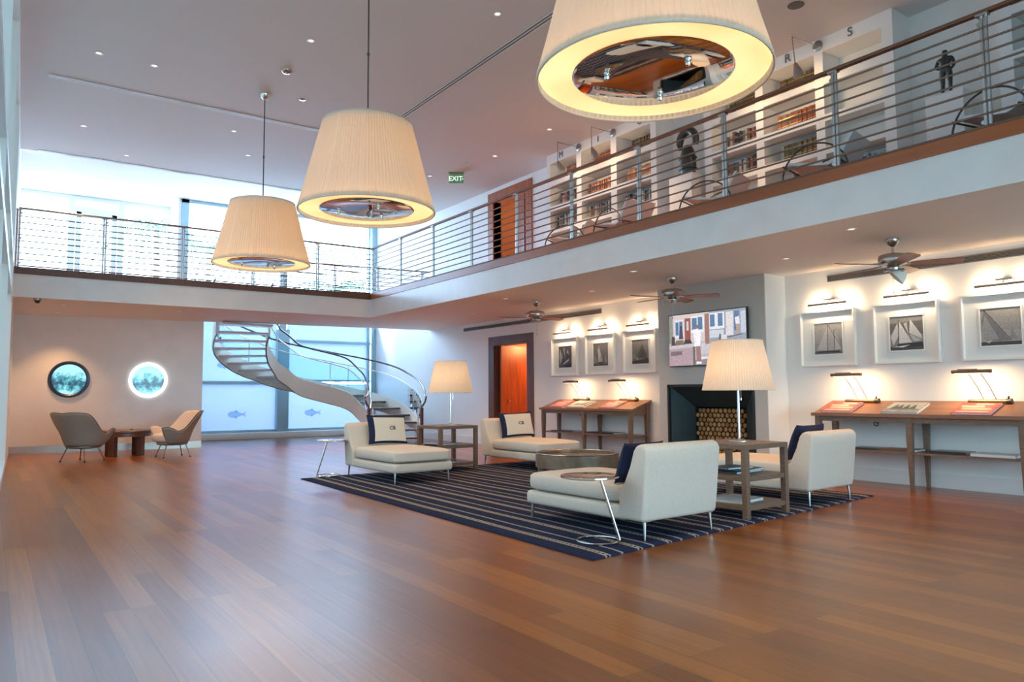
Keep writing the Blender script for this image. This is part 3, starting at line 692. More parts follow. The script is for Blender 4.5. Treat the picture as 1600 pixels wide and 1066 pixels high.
make_chaise((4.57, 4.88, RZ), PI+.035, 'cream chaise longue nearest the viewer, seen from behind, with the round side table beside it')
make_chaise((7.16, 5.17, RZ), PI+.06, 'cream chaise longue at the right end of the rug, seen from behind')

def make_pillow(loc, rot, cream, label, hw=.31, hh=.215):
    t = thing('pillow', label, 'cushion', loc)
    t.rotation_euler = rot
    def fn(p):
        k = (abs(p.x/hw)**2.2)*(abs(p.z/hh)**2.2)
        s_ = 1+.10*(abs(p.x/hw)*abs(p.z/hh))-.04
        return Vector((p.x*s_, p.y, p.z*s_))
    m = MB(); m.sell((0, 0, hh), (hw, .075, hh), .75, .5, 40, 20)
    # pinch edges: build as grid pillow instead
    m = MB(); n = 24; vs = []
    for side in (-1, 1):
        for j in range(n+1):
            for i in range(n+1):
                u = i/n*2-1; v = j/n*2-1; th = .085*((1-u*u)**.45)*((1-v*v)**.45)
                pin = 1-.07*(1-abs(v)**2)*abs(u)**3; pin2 = 1-.09*(1-abs(u)**2)*abs(v)**3
                vs.append((u*hw*pin, side*th, hh+v*hh*pin2))
    q = (n+1)**2; fs = []
    for s_ in (0, 1):
        fs += [(s_*q+j*(n+1)+i, s_*q+j*(n+1)+i+1, s_*q+(j+1)*(n+1)+i+1, s_*q+(j+1)*(n+1)+i) for j in range(n) for i in range(n)]
    m.add(vs, fs); m.build('cover', M['navy'], t, smooth=True)
    if cream:
        m = MB(); vs = []; n = 20
        for j in range(n+1):
            for i in range(n+1):
                u = -.74+1.66*i/n; v = -.86+1.66*j/n; th = .085*((1-u*u)**.45)*((1-v*v)**.45)+.004
                pin = 1-.07*(1-abs(v)**2)*abs(u)**3; pin2 = 1-.09*(1-abs(u)**2)*abs(v)**3
                vs.append((u*hw*pin, -th, hh+v*hh*pin2))
        m.add(vs, [(j*(n+1)+i, j*(n+1)+i+1, (j+1)*(n+1)+i+1, (j+1)*(n+1)+i) for j in range(n) for i in range(n)])
        p = m.build('cream_panel', M['creamcanvas'], t, smooth=True, fix=False); p['label'] = 'cream canvas panel with small monogram'
        text_mesh('monogram', 'CB', .075, M['black'], t, (.04, -.098, hh), (PI/2, 0, 0), .002)
    return t
make_pillow((4.72, 9.80, RZ+.435), (-.28, .03, .02), True, 'cream pillow with navy border and monogram on the far left chaise')
make_pillow((7.16, 9.985, RZ+.435), (-.30, -.03, -.12), True, 'cream pillow with navy border and monogram on the chaise behind the coffee table')
make_pillow((4.40, 4.50, RZ+.415), (-.34, 0, PI+.10), False, 'navy pillow leaning on the nearest chaise backrest', .25, .175)
make_pillow((7.11, 4.76, RZ+.43), (-.34, 0, PI+.09), False, 'navy pillow leaning on the right-hand chaise backrest', .29, .20)

# ================================================================ SQUARE END TABLES
def make_end_table(loc, rz, label, hw=.34):
    t = thing('end_table', label, 'side table', loc, rz, 'square wooden end tables'); Hh = .67; p = .055
    MB().box(-hw, hw, -hw, hw, Hh-.045, Hh).build('tabletop', M['tablewood'], t, bevel=.003)
    for sx in (-1, 1):
        for sy in (-1, 1):
            x0, x1 = sorted((sx*hw, sx*(hw-p))); y0, y1 = sorted((sy*hw, sy*(hw-p)))
            MB().box(x0, x1, y0, y1, 0, Hh-.045).build('leg', M['tablewood'], t, bevel=.003)
    for z in (.335, .075): MB().box(-hw+.01, hw-.01, -hw+.01, hw-.01, z, z+.045).build('shelf', M['tablewood'], t, bevel=.002)
    return t
T1 = (5.80, 9.98); T2 = (5.93, 4.66)
make_end_table((T1[0], T1[1], RZ), .03, 'open square wooden end table between the two far chaises, under the smaller floor-standing lampshade')
make_end_table((T2[0], T2[1], RZ), .05, 'open square wooden end table between the two near chaises, under the larger lampshade')
def make_lamp(loc, label, sc=1.0):
    t = thing('table_lamp', label, 'lamp', loc, 0, 'pleated-shade lamps on the end tables')
    MB().lathe([(.10, 0), (.10, .008), (.03, .016), (.012, .03)], (0, 0, 0), 32).build('base', M['steel'], t, smooth=True)
    MB().tube([(-.0, 0, .02), (0, 0, .60)], .012, 12).build('stem', M['chrome'], t, smooth=True)
    R0, R1, z0, z1 = .342, .245, .50, .985
    MB().lathe([(R0, z0), (R0, z0+.008), ((R0+R1)/2, (z0+z1)/2), (R1, z1-.008), (R1, z1)], (0, 0, 0), 320, cap=False, mod=lambda i: .006*(1 if i % 4 < 2 else -1)).build('lamp_shade', M['shade'], t)
    for r, z in ((R0, z0), (R1, z1)): MB().tube([(r*math.cos(2*PI*i/48), r*math.sin(2*PI*i/48), z) for i in range(48)], .004, 6, closed=True).build('shade_rim', M['linen'], t)
    m = MB(); m.tube([(.04, 0, .42), (.04, 0, .52)], .004, 6); m.lathe([(.006, .40), (.006, .42)], (.04, 0, 0), 8); m.build('pull_chain', M['chrome'], t)
    light('lamp_bulb', 'POINT', (loc[0]-.04, loc[1], loc[2]+.70), 5.5, WARM2, .05)
    return t
make_lamp((T1[0]+.07, T1[1]+.02, RZ+.67), 'lamp with pleated cream drum shade standing on the far end table')
make_lamp((T2[0]+.09, T2[1]+.03, RZ+.67), 'lamp with pleated cream drum shade on the near end table, overlapping the television')

def make_book(loc, rz, dims, cover, label, group=None, name='book', cat='book', tilt=0, pages=True):
    t = thing(name, label, cat, loc, rz, group); t.rotation_euler = (tilt, 0, rz)
    w_, d, h = dims
    m = MB(); m.box(-w_/2, w_/2, -d/2, d/2, 0, h*.12); m.box(-w_/2, w_/2, -d/2, d/2, h*.88, h); m.box(-w_/2, -w_/2+.004, -d/2, d/2, 0, h)
    m.build('cover', cover, t)
    MB().box(-w_/2+.004, w_/2-.006, -d/2+.005, d/2-.005, h*.12, h*.88).build('pages', M['paper'], t)
    return t
M['bk_dark'] = mat('dark_book_cover', (.03, .035, .045), .3, bump=.02); M['bk_teal'] = mat('teal_book_cover', (.10, .22, .24), .35, bump=.02)
M['bk_white'] = mat('white_book_cover', (.62, .66, .68), .4, bump=.02); M['bk_brown'] = mat('brown_book_cover', (.16, .08, .05), .4, bump=.02)
M['bk_grey'] = mat('grey_book_cover', (.16, .18, .20), .4, bump=.02)
z2 = RZ+.38
make_book((5.95, 4.70, z2), .1, (.44, .32, .018), M['bk_dark'], 'dark magazine at the bottom of the pile on the near end table', 'magazines on the middle shelf')
make_book((6.03, 4.66, z2+.019), .25, (.36, .28, .016), M['bk_teal'], 'teal magazine in the middle of the pile on the near end table', 'magazines on the middle shelf')
make_book((5.92, 4.72, z2+.036), -.1, (.34, .26, .016), M['bk_grey'], 'grey magazine on top of the pile on the near end table', 'magazines on the middle shelf')
make_book((5.86, 4.62, RZ+.12), .15, (.42, .34, .024), M['bk_white'], 'pale large book on the bottom shelf of the near end table')
make_book((5.58, 9.80, RZ+.12), .1, (.36, .28, .026), M['bk_dark'], 'dark book on the bottom shelf of the far end table')
make_book((5.62, 9.88, z2), .3, (.42, .26, .022), M['bk_dark'], 'black flat book on the middle shelf of the far end table')

# ================================================================ COFFEE TABLE, ROUND SIDE TABLES
def build_coffee():
    t = thing('coffee_table', 'round drum coffee table with bronze metal rim, between the four chaises', 'coffee table', (6.17, 7.33, RZ), .3)
    MB().lathe([(0, .345), (.49, .345), (.49, .36), (0, .36)], (0, 0, 0), 64).build('tabletop', M['coffeetop'], t, smooth=True)
    MB().lathe([(.50, .22), (.53, .22), (.53, .385), (.522, .392), (.508, .392), (.50, .385), (.50, .22)], (0, 0, 0), 72, cap=False).build('rim', M['bronze_wood'], t, smooth=True)
    MB().tube([(.525*math.cos(2*PI*i/72), .525*math.sin(2*PI*i/72), .391) for i in range(72)], .009, 8, closed=True).build('rim_trim', M['nickel'], t, smooth=True)
    for a in range(4):
        an = a*PI/2+.25; m = MB(); m.cbox((.46*math.cos(an), .46*math.sin(an), .13), (.05, .17, .26), rz=an); m.build('leg', M['bronze_wood'], t, bevel=.004)
M['coffeetop'] = mat('coffee_table_top', (.15, .10, .065), .18, bump=.03, var=.3, vscale=10); M['bronze_wood'] = mat('bronzed_oak', (.22, .16, .11), .35, .25, bump=.05, var=.2, vscale=10)
build_coffee()
def build_round_side(loc, rz, label, h=.50):
    t = thing('round_side_table', label, 'side table', loc, rz, 'small round chrome side tables')
    # loc: centre of the base ring
    MB().tube([(.165*math.cos(2*PI*i/40), .165*math.sin(2*PI*i/40), .008) for i in range(40)], .008, 8, closed=True).build('base_ring', M['chrome'], t, smooth=True)
    MB().tube([(.165, 0, .012), (.02, 0, h-.008)], [.011, .013], 12).build('pole', M['chrome'], t, smooth=True)
    MB().lathe([(0, h-.012), (.215, h-.012), (.228, h-.006), (.228, h+.006), (.222, h+.010), (0, h+.010)], (0-.06, 0, 0), 56).build('tabletop', M['chrome_top'], t, smooth=True)
M['chrome_top'] = mat('polished_metal_top', (.72, .60, .50), .14, 1, bump=.01)
build_round_side((3.90, 4.39, RZ), -.65, 'small round chrome table with slanted pole beside the nearest chaise')
build_round_side((3.98, 10.20, RZ), PI-.62, 'small round chrome table with slanted pole beside the far left chaise', .50)
MB_ = None

# ================================================================ CONSOLE DESKS
def make_console(y0, y1, label):
    # local frame: origin on the floor at x = 8.95, y = y0; extends +y; sloping top rises to the wall
    t = thing('console_desk', label, 'console table', (8.95, y0, 0), 0, 'sloping-top wooden console desks along the right wall'); L_ = y1-y0
    MB().prism([(0, .855), (.495, 1.025), (.495, 1.05), (0, .88)], 'y', -.03, L_+.03).build('sloping_top', M['desktop'], t, bevel=.003)
    MB().box(-.012, .006, -.03, L_+.03, .855, .895).build('front_ledge', M['desktop'], t)
    m = MB(); m.box(.03, .05, .03, L_-.03, .79, .862); m.box(.45, .47, .03, L_-.03, .79, 1.0)
    for yy in (.03, L_-.05): m.prism([(.03, .79), (.47, .79), (.47, 1.005), (.03, .86)], 'y', yy, yy+.02)
    m.build('apron', M['tablewood'], t)
    for k in range(3):
        yc = .04+(L_-.08)*k/2
        for x, dx in ((.05, .0), (.44, -.0)):
            m = MB(); a, c = .034, .018; zt = .86 if x < .2 else .98
            vs = [(x-c, yc-c, 0), (x+c, yc-c, 0), (x+c, yc+c, 0), (x-c, yc+c, 0), (x-a, yc-a, zt*.75), (x+a, yc-a, zt*.75), (x+a, yc+a, zt*.75), (x-a, yc+a, zt*.75), (x-a+.004, yc-a, zt), (x+a, yc-a, zt), (x+a, yc+a, zt), (x-a+.004, yc+a, zt)]
            m.add(vs, [(0, 3, 2, 1)]+[(4*q+i, 4*q+(i+1) % 4, 4*q+4+(i+1) % 4, 4*q+4+i) for q in (0, 1) for i in range(4)]+[(8, 9, 10, 11)])
            m.build('leg', M['tablewood'], t)
    MB().box(.03, .46, .02, L_-.02, .415, .44).build('shelf', M['tablewood'], t, bevel=.002)
    return t
make_console(3.31, 5.77, 'long sloping-top console desk at the right edge of the photo')
make_console(9.22, 11.74, 'sloping-top console desk between the tall doorway and the fireplace')
def top_z(x): return .88+(x-8.95)*(.17/.495)
SL = math.atan(.17/.495)
def make_reading_lamp(y, label):
    # brass bar base lying at the back of the desk top, thin double arm, long head
    t = thing('reading_lamp', label, 'lamp', (9.36, y, top_z(9.36)), 0, 'brass reading lamps on the console desks')
    MB().tube([(0, -.20, .025), (0, .20, .025)], .024, 14).build('base_bar', M['brass'], t, smooth=True)
    m = MB(); m.tube([(0, -.255, .03), (0, -.20, .025)], .032, 12); m.tube([(0, -.21, .025), (-.02, -.23, .085)], .01, 8); m.build('knob', M['darkmetal'], t, smooth=True)
    for dy in (-.10, .03): MB().tube([(0, dy, .04), (-.05, dy+.05, .20), (-.15, dy+.10, .36)], .0055, 8).build('arm', M['chrome'], t, smooth=True)
    MB().tube([(-.18, -.13, .37), (-.18, .29, .37)], .021, 14).build('lamp_head', M['brass'], t, smooth=True)
    MB().box(-.195, -.165, 0.02, .22, .385, .40).build('head_bracket', M['brass'], t)
    MB().box(-.190, -.170, -.10, .26, .347, .352).build('tube_light', M['bulb'], t)
    light('reading_light', 'AREA', (9.17, y+.08, top_z(9.36)+.34), 7.0, WARM2, .36, .03, aim=(9.40, y+.08, .95))
M['brass'] = mat('aged_brass', (.27, .18, .11), .3, .9, bump=.02)
make_reading_lamp(5.35, 'brass reading lamp over the red book at the left end of the right-hand desk')
make_reading_lamp(3.83, 'brass reading lamp over the red book near the right edge of the photo')
make_reading_lamp(11.0, 'brass reading lamp at the left end of the desk beside the doorway')
make_reading_lamp(9.70, 'brass reading lamp at the fireplace end of the left-hand desk')

def red_cover():
    m = mat('red_photo_cover', (.55, .06, .05), .35, bump=.02, var=.6, vscale=9); return m
M['bk_red'] = red_cover(); M['bk_sepia'] = mat('sepia_photo_cover', (.48, .40, .30), .35, bump=.02, var=.4, vscale=14); M['bk_sail'] = mat('pale_sail_cover', (.42, .42, .36), .35, bump=.02, var=.25, vscale=12)
M['bk_ocean'] = mat('dark_cover_band', (.06, .05, .05), .35, bump=.02)
def desk_book(y, w_, cover, label, kind=0, d=.34, dx=.045):
    # lies on the sloping top, spine towards the room's far end
    x0 = 8.95+dx; t = thing('large_book', label, 'book', (x0, y, top_z(x0)+.001), 0, None); t.rotation_euler = (0, -SL, 0)
    h = .028
    m = MB(); m.box(0, d, -w_/2, w_/2, 0, .004); m.box(0, d, -w_/2, w_/2, h-.004, h); m.box(0, d, w_/2-.004, w_/2, 0, h); m.build('cover', cover, t)
    MB().box(.005, d-.006, -w_/2+.006, w_/2-.004, .004, h-.004).build('pages', M['paper'], t)
    m = MB()
    if kind == 0:
        m.c = (.75, .45, .35); m.add([(.03, -w_*.42, h+.001), (.06, -w_*.42, h+.001), (.06, w_*.42, h+.001), (.03, w_*.42, h+.001)], [(0, 1, 2, 3)])
        for a, c, l_, q in ((.10, .16, .45, .35), (.18, .24, .2, .42), (.26, .30, .4, .1)):
            m.c = (.85, .38, .32); m.add([(a, -w_*l_, h+.001), (c, -w_*l_*.8, h+.001), (c, w_*q, h+.001), (a, w_*q*.9, h+.001)], [(0, 1, 2, 3)])
    else:
        m.c = (.62, .62, .52); m.add([(.06, -w_*.46, h+.001), (d-.01, -w_*.46, h+.001), (d-.01, w_*.46, h+.001), (.06, w_*.46, h+.001)], [(0, 1, 2, 3)])
        m.c = (.10, .11, .09)
        for a in (-.24, -.06, .12, .26): m.add([(.10, w_*(a-.1), h+.002), (.10, w_*(a+.1), h+.002), (.27, w_*a, h+.002)], [(0, 1, 2)])
        m.c = (.25, .27, .24); m.add([(.06, -w_*.46, h+.0025), (.10, -w_*.46, h+.0025), (.10, w_*.46, h+.0025), (.06, w_*.46, h+.0025)], [(0, 1, 2, 3)])
    m.build('cover_picture', M['print'], t, fix=False)
desk_book(5.48, .42, M['bk_red'], 'large red picture book lying open-faced at the left end of the right-hand desk')
desk_book(4.66, .44, M['bk_sail'], 'large grey-green book with sailing boats on its cover, in the middle of the right-hand desk', 1)
desk_book(3.86, .42, M['bk_red'], 'large red picture book near the right edge of the photo, on the right-hand desk')
desk_book(11.32, .42, M['bk_red'], 'large red picture book at the left end of the left-hand desk')
desk_book(10.72, .50, M['bk_sepia'], 'large open pale sepia book in the middle of the left-hand desk', 1)
desk_book(9.86, .42, M['bk_red'], 'large red picture book at the fireplace end of the left-hand desk')
for y, x, cv, lab, dims in ((5.12, 9.18, 'bk_dark', 'dark flat book on the shelf under the right-hand desk, nearest the chaise', (.30, .40, .022)), (4.72, 9.15, 'bk_brown', 'brown flat book on the shelf under the right-hand desk, left of the middle legs', (.30, .42, .03)),
                      (4.16, 9.2, 'bk_dark', 'black flat book on the shelf under the right-hand desk, right of the middle legs', (.30, .40, .03)), (3.66, 9.13, 'bk_white', 'dark book with white pages on the desk shelf at the photo edge', (.30, .44, .034)),
                      (11.15, 9.15, 'bk_dark', 'black magazine on the left half of the shelf under the left-hand desk', (.30, .62, .02)), (10.05, 9.15, 'bk_dark', 'black magazine on the right half of the shelf under the left-hand desk', (.30, .66, .03))):
    make_book((x, y, .44), .05, dims, M[cv], lab)
# coiled lamp cords hanging under the desks
for y, lab in ((5.06, 'short black cord coiled under the right-hand desk'), (10.78, 'short black cord dangling under the left-hand desk')):
    m = MB(); m.tube([(9.2, y+.03*math.sin(a*1.7), .86-.012*a+.018*math.sin(a*2.6)) for a in [i*.4 for i in range(28)]], .006, 6)
    tag(m.build('lamp_cord', M['black'], smooth=True), lab, 'cord')

# ================================================================ FRAMED PICTURES, PICTURE LIGHTS
def grey(v): return (v, v*.98, v*.94)
def boat_polys(kind):
    # in unit square, u to the right, v up; returns list of (colour, polygon)
    P = []
    if kind == 0:
        P += [(grey(.36), [(0, 0), (1, 0), (1, 1), (0, 1)]), (grey(.30), [(0, 0), (1, 0), (1, .5), (0, .35)]), (grey(.12), [(0, 0), (1, 0), (1, .07), (0, .09)]),
              (grey(.50), [(.08, .14), (.5, .92), (.46, .12)]), (grey(.42), [(.5, .92), (.46, .12), (.72, .12), (.70, .74)]), (grey(.52), [(.72, .74), (.72, .12), (.97, .16)]), (grey(.06), [(.49, .95), (.51, .95), (.48, .08), (.46, .08)]),
              (grey(.06), [(.70, .78), (.72, .78), (.73, .1), (.71, .1)]), (grey(.04), [(.06, .1), (.95, .1), (.85, .05), (.12, .05)]), (grey(.08), [(.5, .92), (.52, .92), (.98, .17), (.96, .17)])]
    elif kind == 1:
        P += [(grey(.26), [(0, 0), (1, 0), (1, 1), (0, 1)]), (grey(.14), [(0, .5), (1, .45), (1, .85), (0, .8)]), (grey(.06), [(0, 0), (1, 0), (1, .16), (0, .12)]),
              (grey(.62), [(.02, .40), (.24, .82), (.28, .45), (.10, .16)]), (grey(.7), [(.28, .88), (.26, .2), (.66, .22)]), (grey(.55), [(.42, .78), (.52, .82), (.56, .45)]), (grey(.66), [(.62, .9), (.58, .5), (.96, .30), (.94, .42)]), (grey(.5), [(.60, .48), (.94, .26), (.7, .24)]),
              (grey(.03), [(.2, .18), (.98, .22), (.96, .10), (.3, .08)]), (grey(.75), [(.02, .1), (.6, .15), (.4, .08)]), (grey(.05), [(.27, .9), (.29, .9), (.27, .1), (.25, .1)])]
    elif kind == 2:
        P += [(grey(.30), [(0, 0), (1, 0), (1, 1), (0, 1)]), (grey(.36), [(0, .1), (1, .1), (1, .4), (0, .4)]), (grey(.20), [(.02, .62), (.10, .94), (.72, .12), (.14, .1)]), (grey(.32), [(.04, .5), (.12, .82), (.45, .16), (.1, .12)]),
              (grey(.04), [(.09, .97), (.11, .97), (.76, .12), (.74, .12)]), (grey(.26), [(.76, .5), (.72, .16), (.9, .14)]), (grey(.05), [(0, 0), (1, 0), (1, .09), (0, .1)]), (grey(.5), [(.1, .12), (.3, .14), (.2, .06)])]
    elif kind == 3:
        P += [(grey(.06), [(0, 0), (1, 0), (1, 1), (0, 1)]), (grey(.35), [(.1, .1), (.3, .5), (.1, .9), (.05, .5)]), (grey(.28), [(.35, .9), (.5, .3), (.45, .95)]), (grey(.5), [(.3, .12), (.75, .3), (.8, .42), (.4, .22)]), (grey(.3), [(.7, .85), (.78, .6), (.6, .7)]), (grey(.02), [(.5, .0), (1, 0), (1, .2), (.4, .1)])]
    elif kind == 4:
        P += [(grey(.16), [(0, 0), (1, 0), (1, 1), (0, 1)]), (grey(.42), [(.38, .92), (.3, .15), (.62, .2)]), (grey(.55), [(.3, .8), (.34, .2), (.5, .5)]), (grey(.3), [(.1, .5), (.05, .1), (.25, .2)]), (grey(.28), [(.8, .5), (.75, .15), (.95, .15)]), (grey(.03), [(0, 0), (1, 0), (1, .05), (0, .07)]), (grey(.05), [(.3, .14), (.7, .14), (.64, .08), (.35, .08)])]
    else:
        P += [(grey(.17), [(0, 0), (1, 0), (1, 1), (0, 1)]), (grey(.08), [(.6, .85), (.35, .25), (.9, .2)]), (grey(.10), [(.55, .8), (.48, .3), (.3, .3)]), (grey(.26), [(.1, .5), (.2, .3), (.05, .2)]), (grey(.04), [(0, 0), (1, 0), (1, .22), (0, .12)]), (grey(.3), [(.2, .3), (.4, .2), (.3, .12)])]
    return P
def poly_panel(P, y0, z0, wy, hz, x, step=.0004):
    # u runs to the viewer's right, which on this wall is towards -y
    m = MB()
    for i, (c, pl) in enumerate(P):
        m.c = c; m.add([(x-step*i, y0-u*wy, z0+v*hz) for u, v in pl], [tuple(range(len(pl)))])
    return m
def make_frame(yL, kind, label):
    # yL: left edge as seen from the room (larger y)
    t = thing('framed_picture', label, 'picture', (XW, yL-.41, 1.52), 0, 'white box-framed sailing photographs on the right wall')
    w_, h_, D = .41, .775, .075
    m = MB(); f = .022
    m.box(-D, 0, -w_, -w_+f, 0, h_); m.box(-D, 0, w_-f, w_, 0, h_); m.box(-D, 0, -w_+f, w_-f, 0, f); m.box(-D, 0, -w_+f, w_-f, h_-f, h_)
    m.build('frame', M['whiteframe'], t, bevel=.002)
    MB().box(-.02, -.002, -w_+f, w_-f, f, h_-f).build('mount', M['matboard'], t)
    ph, pz, pw = .43, .17, .21
    m = MB(); q = .018
    m.box(-.032, -.02, -pw-q, -pw, pz-q, pz+ph+q); m.box(-.032, -.02, pw, pw+q, pz-q, pz+ph+q); m.box(-.032, -.02, -pw, pw, pz-q, pz); m.box(-.032, -.02, -pw, pw, pz+ph, pz+ph+q)
    m.build('inner_mount', M['matboard'], t)
    poly_panel(boat_polys(kind), pw, pz, 2*pw, ph, -.0215).build('photograph', M['print'], t, fix=False)
def make_picture_light(yc, label):
    t = thing('picture_light', label, 'picture light', (XW, yc, 2.37), 0, 'brushed steel picture lights on the right wall')
    MB().tube([(-.17, -.28, 0), (-.17, .28, 0)], .017, 10).build('light_bar', M['nickel'], t, smooth=True)
    MB().box(-.12, 0, -.085, .085, .045, .075).build('wall_bracket', M['nickel'], t, bevel=.003)
    MB().tube([(-.10, 0, .05), (-.17, 0, .01)], .008, 8).build('arm', M['nickel'], t)
    MB().box(-.165, -.155, -.26, .26, -.012, .010).build('tube_light', M['bulbwhite'], t)
    light('picture_lamp', 'AREA', (XW-.14, yc, 2.375), 5.5, (1, .74, .48), .5, .03, aim=(XW, yc, 2.30))
    light('picture_lamp_up', 'AREA', (XW-.14, yc, 2.385), 3.6, (1, .70, .42), .5, .03, aim=(XW, yc, 2.47))
for yL, k, lab, pl in ((6.24, 0, 'white-framed photograph of a lone gaff-rigged boat, leftmost of the three right of the fireplace', 'picture light above the lone-boat photograph right of the fireplace'),
                  (5.17, 1, 'white-framed photograph of yachts racing close together, middle of the three on the right', 'picture light above the racing-yachts photograph'),
                  (4.10, 2, 'white-framed photograph with one big dark sail, at the right edge of the photo', 'picture light at the right edge of the photo'),
                  (11.97, 3, 'white-framed dark photograph of deck and rigging, nearest the doorway', 'picture light nearest the doorway'),
                  (10.91, 4, 'white-framed photograph of a tall white sail, middle of the three left of the fireplace', 'picture light over the middle of the three pictures left of the fireplace'),
                  (9.86, 5, 'white-framed photograph of a dark triangular sail, beside the fireplace wall', 'picture light beside the grey chimney wall')):
    make_frame(yL, k, lab); make_picture_light(yL-.50, pl)

# ================================================================ TELEVISION
def build_tv():
    t = thing('television', 'wall-mounted television showing a man in white in front of a house, above the fireplace', 'television', (8.985, 7.51, 1.58))
    MB().box(-.075, -.035, -.755, .755, 0, .83).build('case', M['black'], t, bevel=.004)
    MB().box(-.035, 0, -.25, .25, .2, .6).build('wall_mount', M['black'], t)
    W_, B_, R_ = (.80, .80, .86), (.10, .20, .36), (.34, .10, .07)
    P = [((.50, .47, .53), [(0, 0), (1, 0), (1, 1), (0, 1)]), ((.70, .60, .60), [(0, .45), (.55, .45), (.55, 1), (0, 1)]), ((.33, .36, .45), [(.54, .42), (1, .42), (1, 1), (.54, 1)]),
         ((.28, .30, .26), [(0, .45), (.06, .45), (.05, 1), (0, 1)]), (W_, [(.08, .55), (.20, .55), (.20, .90), (.08, .90)]), (B_, [(.09, .6), (.135, .6), (.135, .86), (.09, .86)]), (B_, [(.145, .6), (.19, .6), (.19, .87), (.145, .87)]),
         (R_, [(.22, .50), (.30, .50), (.30, .92), (.22, .92)]), ((.6, .62, .66), [(.245, .68), (.275, .68), (.275, .86), (.245, .86)]), (W_, [(.31, .62), (.48, .62), (.48, .95), (.31, .95)]), (B_, [(.32, .68), (.385, .68), (.385, .91), (.32, .91)]), (B_, [(.40, .68), (.46, .68), (.46, .92), (.40, .92)]),
         ((.36, .18, .15), [(.49, .35), (.545, .35), (.545, .97), (.49, .97)]), (W_, [(.55, .66), (.74, .66), (.74, .97), (.55, .97)]), (B_, [(.56, .71), (.62, .71), (.62, .94), (.56, .94)]), (B_, [(.66, .71), (.72, .71), (.72, .95), (.66, .95)]), ((.62, .65, .70), [(.55, .5), (.73, .5), (.73, .64), (.55, .64)]),
         ((.72, .68, .70), [(.76, .52), (.85, .52), (.85, .96), (.76, .96)]), (B_, [(.86, .6), (.92, .6), (.92, .96), (.86, .96)]), ((.55, .6, .7), [(.94, .55), (1, .55), (1, .95), (.94, .95)]), (W_, [(.88, .72), (.93, .72), (.92, .86), (.87, .84)]), ((.5, .33, .25), [(.89, .55), (.92, .55), (.92, .72), (.88, .72)]),
         ((.07, .08, .15), [(.14, .52), (.20, .52), (.19, .78), (.15, .78)]), ((.22, .16, .12), [(.08, .40), (.22, .40), (.20, .5), (.10, .5)]), ((.08, .07, .07), [(.03, .38), (.09, .38), (.08, .58), (.04, .58)]), ((.05, .05, .05), [(.21, .42), (.32, .42), (.30, .50), (.22, .50)]),
         ((.62, .55, .58), [(0, .34), (.50, .38), (.50, .42), (0, .40)]), ((.46, .34, .38), [(0, 0), (.33, 0), (.33, .34), (0, .32)]), ((.22, .15, .18), [(.02, .20), (.18, .21), (.18, .29), (.02, .28)]), ((.16, .15, .13), [(.33, 0), (.36, 0), (.36, .36), (.33, .36)]), ((.60, .57, .60), [(.44, .20), (.62, .22), (.62, .40), (.44, .38)]), ((.28, .25, .28), [(.36, 0), (1, 0), (1, .16), (.36, .10)]), ((.80, .76, .78), [(.42, .10), (.62, .12), (.62, .16), (.42, .15)]),
         ((.36, .20, .19), [(.38, .06), (.44, .05), (.43, .38), (.37, .38)]), ((.92, .92, .95), [(.35, .36), (.43, .36), (.44, .62), (.40, .70), (.34, .68), (.35, .5)]), ((.92, .92, .95), [(.31, .62), (.36, .66), (.36, .70), (.31, .66)]), ((.30, .17, .13), [(.375, .70), (.41, .70), (.41, .77), (.375, .77)]), ((.85, .85, .85), [(.37, .02), (.45, .02), (.44, .06), (.38, .07)]),
         ((.70, .70, .72), [(.70, .40), (.77, .40), (.77, .54), (.70, .53)]), ((.12, .12, .16), [(.78, .48), (.96, .52), (.96, .54), (.78, .50)]), ((.13, .13, .16), [(.66, .35), (.70, .35), (.70, .55), (.68, .57)]), ((.30, .28, .30), [(.70, .16), (1, .18), (1, .42), (.78, .40), (.7, .36)])]
    poly_panel(P, .742, .013, 1.484, .804, -.0755, .0003).build('screen', M['screen'], t, fix=False)
build_tv()

